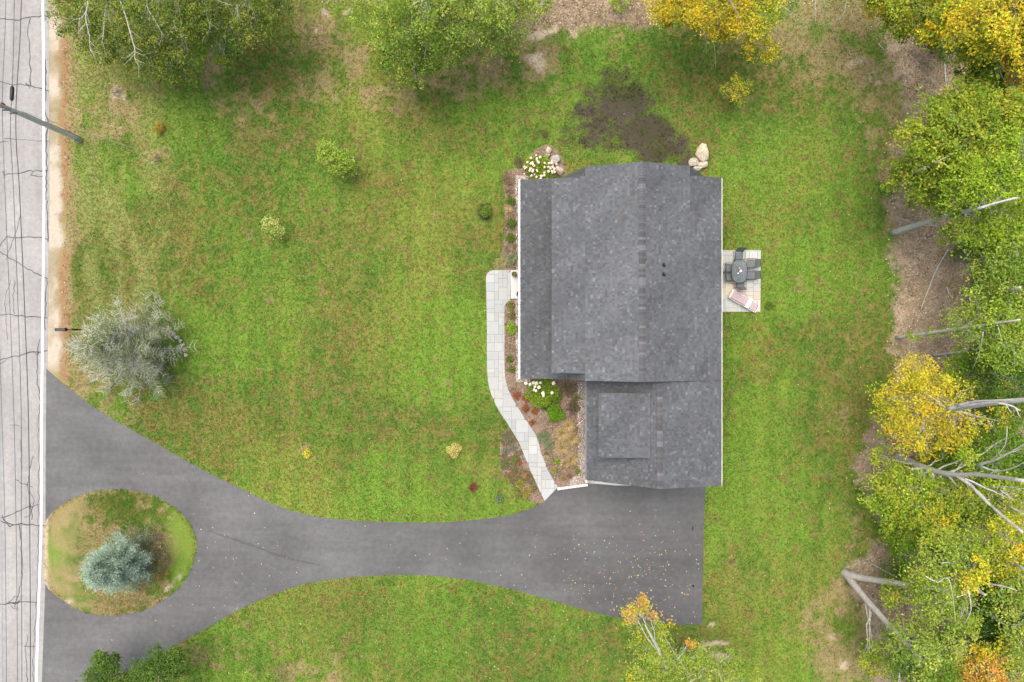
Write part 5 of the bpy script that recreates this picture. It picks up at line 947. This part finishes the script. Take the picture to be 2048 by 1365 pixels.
# dead-twigged larch like tree by the road
def conifer(name, label, base_px, H, R, tip_px, kind, whorl=.3, per=8):
    b = Vector(P(*base_px)); tip = Vector(P(tip_px[0], tip_px[1], H)); t = thing(name, label, 'tree', b)
    m = MB(); m.tube([b, b.lerp(tip, .4), b.lerp(tip, .8), tip], [.16, .12, .05, .015], 8, (.25, .22, .19)); m.build('trunk', M_BARK, t, b, col=True)
    tw = MB(); C_ = []; L_ = []; S_ = []
    z = .25
    while z < H - .05:
        f = z / H; c = b.lerp(tip, f)
        for k in range(per if f < .8 else 5):
            a = random.uniform(0, 6.283); rr = R * ((1 - f) ** (.6 if kind == 'spruce' else .62)) * (random.uniform(.72, 1.08) if kind == 'spruce' else random.uniform(.45, 1.06)) + .08
            e = c + Vector((math.cos(a) * rr, math.sin(a) * rr, (.22 if kind == 'spruce' else .35) * rr * (f - .1) + random.uniform(-.05, .12)))
            q = bend(c, e, 4, -.04, .03); g = kind != 'spruce'
            tw.tube(q, [.022, .018, .014, .01, .006], 3, (.55, .53, .49) if g else (.25, .2, .16), cap=False)
            yield_pts = int(rr / .1) + 2
            for i in range(yield_pts):
                s = (i + 1) / yield_pts; p0 = q[0].lerp(q[-1], s)
                C_.append((p0, (e - c).normalized(), s, f, a))
                if g and s > .25 and random.random() < .5:
                    for sd_ in (-1, 1):
                        d = (e - c).normalized(); sv = Vector((-d.y, d.x, 0)) * sd_; ee = p0 + (d * .6 + sv * .8 + Vector((0, 0, random.uniform(.0, .6)))) * random.uniform(.2, .55)
                        tw.tube([p0, p0.lerp(ee, .5) + Vector((0, 0, .02)), ee], [.011, .009, .006], 3, (.56, .54, .50), cap=False)
        z += whorl * random.uniform(.7, 1.3) * (1 if f < .7 else .7)
    tw.build('branches', M_BARK, t, b, col=True)['kind'] = 'stuff'
    V = []; cols = []
    for p0, d, s, f, a in C_:
        if kind == 'spruce':
            nn = 24 if s > .6 else 14 if (s > .35 or f > .5) else 5; low = f < .3
            side = math.cos(a - 2.2)          # bare, brown lower boughs as in the photo
            if low and random.random() < .6: nn = int(nn * .4)
            for _ in range(nn):
                dd = (d * random.uniform(.5, 1.2) + Vector((random.gauss(0, .6), random.gauss(0, .6), random.gauss(.35, .4)))).normalized(); Ln = random.uniform(.09, .17)
                jj = .05 + .1 * s; o = p0 + Vector((random.gauss(0, jj), random.gauss(0, jj), random.gauss(.02, .04))); u = dd.cross(Vector((random.gauss(0, 1), random.gauss(0, 1), random.gauss(0, 1)))).normalized() * .013
                V += [o - u, o + dd * Ln * .5 - u * 1.2, o + dd * Ln, o + dd * Ln * .5 + u * 1.2]
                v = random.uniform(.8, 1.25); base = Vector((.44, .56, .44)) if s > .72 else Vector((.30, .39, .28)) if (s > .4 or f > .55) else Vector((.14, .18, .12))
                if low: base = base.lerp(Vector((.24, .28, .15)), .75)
                cols.append(base * v)
        else:
            edge = s > .6; nn = 9 if edge else 4
            if math.sin(a * 3 + f * 9) > .3: nn = nn // 3
            for _ in range(nn):
                o = p0 + Vector((random.gauss(0, .2), random.gauss(0, .2), random.gauss(0, .08))); dd = Vector((random.gauss(0, 1), random.gauss(0, 1), random.gauss(0, .5))).normalized() * random.uniform(.04, .08); u = dd.cross(Vector((0, 0, 1))).normalized() * .022
                V += [o - dd, o - u, o + dd, o + u]; cols.append(Vector(random.choice([(.15, .23, .05), (.19, .25, .06), (.11, .17, .04), (.24, .26, .09)])) * random.uniform(.8, 1.2))
    mesh_from('foliage', np.array(V), np.arange(len(V)).reshape(-1, 4), M_LEAF, t, col=np.array(cols), org=b)
    return t
conifer('blue_spruce', 'blue spruce with pale tufted boughs on the driveway island', (276, 1110), 5.8, 2.15, (180, 1152), 'spruce', .22, 9)
conifer('twiggy_tree', 'half-bare tree of pale grey twigs and thin green leaves beside the mailbox', (296, 702), 6.4, 4.0, (170, 688), 'larch', .27, 9)
tree('shrub', 'brownish bare-stemmed shrub between the blue spruce and the driveway side of the island', 'shrub', None, [[(325, 1100, 0, .02), (325, 1100, .6, .01)]], [(322, 1092, .7, .75, .5, [(.26, .21, .13), (.2, .2, .09), (.3, .27, .18)]), (335, 1118, .6, .6, .5, [(.24, .19, .12), (.17, .17, .07)]), (312, 1068, .6, .55, .5, [(.2, .23, .12), (.27, .25, .14)])], OLIVE, .04, BROWN, twigs=16, limb_r=.012)
tree('shrub', 'low yellow-leaved shrub at the foot of the blue spruce', 'shrub', None, [[(318, 1150, 0, .02), (318, 1150, .5, .01)]], [(318, 1148, .6, .55, .8, [(.35, .27, .03), (.2, .18, .03), (.12, .09, .04)]), (308, 1162, .5, .4, .9, G_MID), (330, 1140, .5, .4, .5, [(.25, .16, .06), (.3, .24, .05)])], GOLDG, .035, BROWN, twigs=8, limb_r=.01)
# ------------------------------------------------------------------ garden shrubs
def shrub(px_, py_, r, label, pal, cat='shrub', leaf=.04, h=None, name='shrub', dens=1.6, group=None, mounds=4):
    R = r / 30; h = h or R * .9; b = P(px_, py_); t = thing(name, label, cat, b, group=group); bl = [(b[0], b[1], h * .5, R * .72, dens * 1.3, None)]
    for k in range(mounds):
        a = k * 6.283 / mounds + random.uniform(-.5, .5); bl.append((b[0] + math.cos(a) * R * .5, b[1] + math.sin(a) * R * .5, h * random.uniform(.3, .55), R * random.uniform(.4, .55), dens * 1.5, None))
    sc = leaf / .085
    cs = []; cl = []
    for x, y, z, rr, dn, _ in bl:
        n = int(900 * rr * rr * dn * (.05 / leaf)) + 12; d = RNG.normal(0, 1, (n, 3)); d[:, 2] = np.abs(d[:, 2]); d /= np.linalg.norm(d, axis=1)[:, None]
        cs.append(np.array([x, y, z]) + d * (rr * RNG.uniform(.45, 1.08, n) ** .6)[:, None] * np.array([1, 1, max(.3, h / max(rr, .01) * .45 if h < R else .9)])); cl.append(pick(pal, n, .22))
    c = np.concatenate(cs); V, F = diamonds(c, leaf * RNG.uniform(.6, 1.2, len(c)), leaf * .5, .7, .8)
    mesh_from('foliage', V, F, M_LEAF, t, col=np.concatenate(cl), org=b)
    m = MB()
    for k in range(6): a = random.uniform(0, 6.28); m.tube([b, Vector(b) + Vector((math.cos(a) * R * .55, math.sin(a) * R * .55, h * .6))], [.014, .007], 4, BROWN, cap=False)
    m.build('stems', M_BARK, t, b, col=True)
    t['_r'] = R; del t['_r']
    return t
def heads(t, px_, py_, r, hz, n, size, c, spots=None):
    import bmesh
    b = Vector(P(px_, py_)); R = r / 30; base = None
    bm = bmesh.new(); bmesh.ops.create_icosphere(bm, subdivisions=2, radius=1)
    rr = random.Random(5); V = [tuple(v.co * (1 + rr.uniform(-.14, .14))) for v in bm.verts]; F = [tuple(v.index for v in f.verts) for f in bm.faces]; bm.free()
    var = []
    for k in range(3):
        cc_ = np.array([c] * len(F)) * RNG.uniform(.85, 1.1, (len(F), 1)) * (1, .98 - .05 * k, .97 - .05 * k); var.append(mesh_from('flower_head', np.array(V), F, M_BITS, t, col=cc_))
    pts = [tuple(Vector(P(a, q, hz)) - b) for a, q in spots] if spots else [((R * .95 * math.sqrt(random.random())) * math.cos(a), R * .8 * math.sqrt(random.random()) * math.sin(a), hz * random.uniform(.85, 1.1)) for a in [random.uniform(0, 6.28) for _ in range(n)]]
    for i, p in enumerate(pts):
        o = var[i] if i < 3 else link(var[i % 3].copy(), t); s = size * random.uniform(.75, 1.2); o.scale = (s, s, s * .75); o.location = p
def grass_clump(px_, py_, r, label, pal, n=260, h=.55, name='ornamental_grass', cat='ornamental grass', group=None):
    b = P(px_, py_); R = r / 30; t = thing(name, label, cat, b, group=group); V = []; F = []; cl = []
    for k in range(n):
        a = random.uniform(0, 6.283); L = R * random.uniform(.5, 1.2); hh = h * random.uniform(.5, 1.1); w = .013; ca, sa = math.cos(a), math.sin(a); ox, oy = random.gauss(0, R * .12), random.gauss(0, R * .12); i0 = len(V)
        for s, z in ((0, 0), (.35, .75), (.7, 1.0), (1, .75)):
            ww = w * (1.1 - s); cx_, cy_ = ox + ca * L * s, oy + sa * L * s; V += [(cx_ - sa * ww, cy_ + ca * ww, z * hh), (cx_ + sa * ww, cy_ - ca * ww, z * hh)]
        F += [(i0 + 2 * i, i0 + 2 * i + 1, i0 + 2 * i + 3, i0 + 2 * i + 2) for i in range(3)]; c = np.array(random.choice(pal)) * random.uniform(.8, 1.2); cl += [c] * 3
    mesh_from('blades', np.array(V), np.array(F), M_LEAF, t, col=np.array(cl)); m = MB(); m.cyl(0, 0, 0, .06, R * .18, R * .12, 8, (.2, .15, .08)); m.build('crown_base', M_BARK, t, col=True)
    return t
BG = [(.30, .38, .03), (.22, .34, .03), (.16, .27, .025), (.28, .38, .05), (.12, .20, .02)]; TANP = [(.66, .50, .26), (.56, .40, .18), (.72, .58, .36), (.42, .31, .13), (.34, .32, .11)]
RED = [(.36, .11, .05), (.28, .09, .05), (.42, .17, .08), (.24, .13, .06)]; SAGE = [(.22, .28, .15), (.17, .23, .11), (.28, .33, .20), (.14, .19, .08)]; LAV = [(.20, .23, .17), (.26, .28, .22), (.15, .18, .11), (.22, .2, .14)]
t = shrub(1079, 344, 36, 'hydrangea with many small pink-white blooms at the upper front roof corner', BG + [(.33, .40, .04)], 'hydrangea', .055, 1.0, 'hydrangea', 1.2, mounds=6); heads(t, 1079, 344, 36, 1.05, 52, .075, (.78, .66, .55))
t = shrub(1083, 783, 34, 'hydrangea with large white blooms where the front roof meets the bed', BG, 'hydrangea', .055, .95, 'hydrangea', 1.2, mounds=6)
heads(t, 1083, 783, 34, 1.0, 0, .115, (.80, .82, .62), [(1052, 767), (1060, 769), (1067, 766), (1073, 767), (1081, 766), (1107, 767), (1070, 774), (1078, 775), (1068, 780), (1072, 782), (1086, 787), (1087, 792), (1104, 786)])
shrub(1110, 826, 19, 'round vivid green bush in the middle of the big planting bed', [(.15, .33, .02), (.11, .26, .015), (.20, .38, .03), (.08, .17, .015)], 'bush', .045, .75, 'bush', 2, mounds=6)
shrub(1088, 805, 18, 'dark green shrub tucked below the white hydrangea', G_DARK, 'shrub', .045, .5)
shrub(1112, 797, 13, 'mid green shrub between white hydrangea and vivid green bush', G_MID, 'shrub', .045, .5)
for k, (x, y, r, lb) in enumerate([(1033, 791, 9, 'red barberry bush nearest the walkway bend, leftmost of the red ones'), (1051, 797, 9, 'red barberry bush just below the white hydrangea'), (1051, 817, 9, 'red barberry bush left of the vivid green bush, beside the walkway'), (1069, 822, 9, 'red barberry bush touching the left of the vivid green bush'), (1064, 845, 7, 'smallest red barberry bush, lowest along the walkway')]):
    shrub(x, y, r, lb, RED, 'barberry bush', .03, .32, 'barberry_bush', 2, 'red barberry bushes along the walkway')
shrub(1086, 873, 14, 'large grey-green leafy perennial beside the walkway', SAGE, 'perennial', .04, .4, 'perennial'); shrub(1098, 888, 10, 'grey-green perennial just below the larger one', SAGE, 'perennial', .04, .35, 'perennial')
shrub(1093, 906, 5, 'tiny light green plant by the walkway in the big bed', G_MID, 'plant', .03, .2, 'plant'); shrub(1113, 921, 8, 'fresh green leafy plant left of the tan grasses', G_BRI, 'plant', .035, .3, 'plant'); shrub(1109, 940, 6, 'spindly yellow-green plant low in the big bed', G_YEL, 'plant', .03, .25, 'plant'); shrub(1153, 941, 7, 'yellow-green plant at the gravel strip near the white blocks', G_YEL, 'plant', .03, .3, 'plant')
shrub(1138, 778, 20, 'sparse brownish green shrub between white hydrangea and gravel strip', [(.16, .14, .06), (.10, .12, .04), (.2, .15, .09)], 'shrub', .035, .3, dens=.6); shrub(1146, 815, 16, 'dark sparse shrub above the wall flag', [(.09, .08, .04), (.13, .12, .05), (.18, .13, .09)], 'shrub', .035, .35, dens=.7); shrub(1152, 797, 9, 'small green weed by the gravel strip', G_MID, 'plant', .03, .2, 'plant', .7)
for x, y, r, lb in [(1137, 852, 15, 'tan ornamental grass nearest the wall flag'), (1124, 868, 17, 'tan ornamental grass right of the large grey-green perennial'), (1145, 878, 15, 'tan ornamental grass against the gravel strip, middle one'), (1124, 895, 16, 'tan ornamental grass left of the gravel with darker centre'), (1143, 917, 15, 'golden ornamental grass lowest of the clumps beside the gravel'), (1131, 925, 9, 'small tan ornamental grass below the golden one')]:
    grass_clump(x, y, r, lb, TANP, 300, .55, group='tan ornamental grasses in the big bed')
shrub(1126, 954, 7, 'round tan mop-headed shrub near the lower end of the bed', [(.40, .28, .13), (.32, .22, .1)], 'shrub', .03, .3); shrub(1138, 951, 6, 'small reddish brown shrub right of the round tan one', [(.34, .16, .1), (.25, .15, .1)], 'shrub', .03, .25)
for x, y, r, lb, pal in [(1022, 612, 9, 'yellowish green shrub just below the entry step', [(.22, .24, .05), (.28, .26, .06), (.15, .15, .04)]), (1023, 631, 9, 'olive shrub between entry step and the bright round bush', [(.20, .22, .05), (.26, .22, .06), (.14, .14, .04)]), (1024, 657, 14, 'bright lime round bush between walkway and front wall', [(.27, .42, .03), (.20, .34, .03), (.32, .44, .06)]), (1019, 718, 8, 'small dark green shrub in the narrow front bed', G_MID), (1023, 739, 8, 'small olive green shrub at the lower end of the narrow front bed', [(.2, .25, .05), (.14, .19, .04)]),
        (1022, 403, 11, 'upper dark green shrub in the bed left of the front gutter', G_MID), (1023, 447, 12, 'middle green shrub in the bed left of the front gutter, below the pale grass', G_MID), (1021, 478, 12, 'lower dark green shrub in the bed left of the front gutter', G_MID), (1014, 358, 17, 'low brownish perennials left of the pink hydrangea', [(.25, .2, .1), (.33, .24, .17), (.14, .15, .05)]), (1018, 385, 10, 'reddish brown low plant under the hydrangea end of the front bed', [(.34, .2, .14), (.3, .22, .14), (.18, .16, .07)]), (1040, 325, 14, 'thin brown stems above the pink hydrangea', [(.2, .15, .09), (.13, .13, .05), (.28, .2, .14)])]:
    shrub(x, y, r, lb, pal, 'shrub', .035, .35 if r < 13 else .4, dens=.7 if y < 400 and y != 403 else 1.6)
grass_clump(1018, 420, 9, 'pale straw-coloured grass clump between two green shrubs in the front bed', TANP, 160, .3)
grass_clump(1024, 517, 13, 'spiky grey-green yucca at the upper side of the entry', [(.28, .34, .16), (.2, .26, .1), (.38, .42, .26)], 220, .45, 'yucca', 'yucca'); grass_clump(1008, 525, 13, 'yellowish straw grass clump left of the yucca', [(.38, .36, .16), (.3, .33, .1), (.45, .4, .22)], 200, .3)
for x, y, r, lb, pal in [(1015, 877, 9, 'uppermost grey-green lavender in the bed left of the walkway', LAV), (1026, 895, 9, 'grey-green lavender nearest the walkway in the left bed', LAV), (1012, 903, 9, 'grey-green lavender at the lawn side of the left bed', LAV), (1028, 920, 9, 'soft green mound in the left bed below the lavenders', [(.2, .27, .08), (.15, .22, .05)]), (1008, 929, 8, 'green mound at the lawn side of the left bed', [(.2, .25, .1), (.13, .19, .06)]),
        (1039, 926, 6, 'small rust-red plant touching the walkway in the left bed', RED), (1024, 944, 7, 'low rusty plant in the middle of the left bed', [(.38, .18, .08), (.3, .2, .1)]), (1048, 950, 7, 'orange-brown plant near the lower walkway edge', [(.45, .25, .08), (.4, .26, .12)]), (1039, 968, 12, 'yellow-flowered plant in the lower left bed, upper one', [(.5, .44, .04), (.3, .32, .05), (.2, .22, .05)]), (1053, 985, 13, 'yellow-green plant at the lower tip of the left bed', [(.42, .38, .05), (.28, .28, .05), (.3, .2, .07)]), (1014, 960, 8, 'lime green plant at the lawn edge of the left bed', G_YEL), (1036, 990, 9, 'brownish yellow weed at the lower lawn edge of the left bed', [(.3, .26, .1), (.2, .2, .06)])]:
    shrub(x, y, r, lb, pal, 'plant', .033, .3, 'plant', dens=1.1)
shrub(998, 996, 11, 'bluish green low plant standing in the lawn beside the left bed', [(.16, .25, .13), (.2, .3, .17), (.12, .2, .08)], 'plant', .035, .3, 'plant', .9)
shrub(972, 425, 14, 'lone green lawn bush left of the front bed', [(.16, .28, .03), (.24, .34, .05), (.11, .2, .02)], 'bush', .045, .6, 'bush', 1.3)
shrub(322, 258, 13, 'orange-leaved round shrub on the upper left lawn near the pole', [(.42, .30, .05), (.48, .26, .05), (.28, .26, .05)], 'shrub', .035, .5, dens=1.3)
shrub(617, 906, 11, 'small bright yellow shrub on the lower lawn', [(.66, .58, .05), (.52, .5, .05), (.7, .58, .1)], 'shrub', .035, .4, dens=1.1)
shrub(909, 899, 17, 'pale yellow and pink bush on the lawn near the walkway', [(.66, .56, .16), (.7, .6, .25), (.6, .42, .22), (.5, .5, .1)], 'bush', .04, .6, 'bush', 1.1)
shrub(946, 974, 11, 'dark red shrub on the lower lawn above the driveway', [(.22, .04, .05), (.3, .08, .07), (.12, .06, .03)], 'shrub', .035, .35, dens=1)
shrub(235, 186, 12, 'leafless grey-brown shrub on the bare lawn patch', [(.3, .26, .2), (.2, .17, .12), (.36, .32, .25)], 'shrub', .028, .3, dens=.5)
shrub(315, 318, 12, 'dried out grey shrub on the upper left lawn below the orange one', [(.33, .29, .18), (.26, .22, .12), (.24, .25, .1)], 'shrub', .028, .3, dens=.5)
shrub(1537, 612, 11, 'dark green weed patch at the lower right patio corner', G_MID, 'plant', .035, .25, 'plant', 1)
shrub(1090, 268, 9, 'tiny reddish weed on the lawn above the pink hydrangea', [(.22, .13, .08), (.13, .15, .05)], 'plant', .03, .15, 'plant', .5)
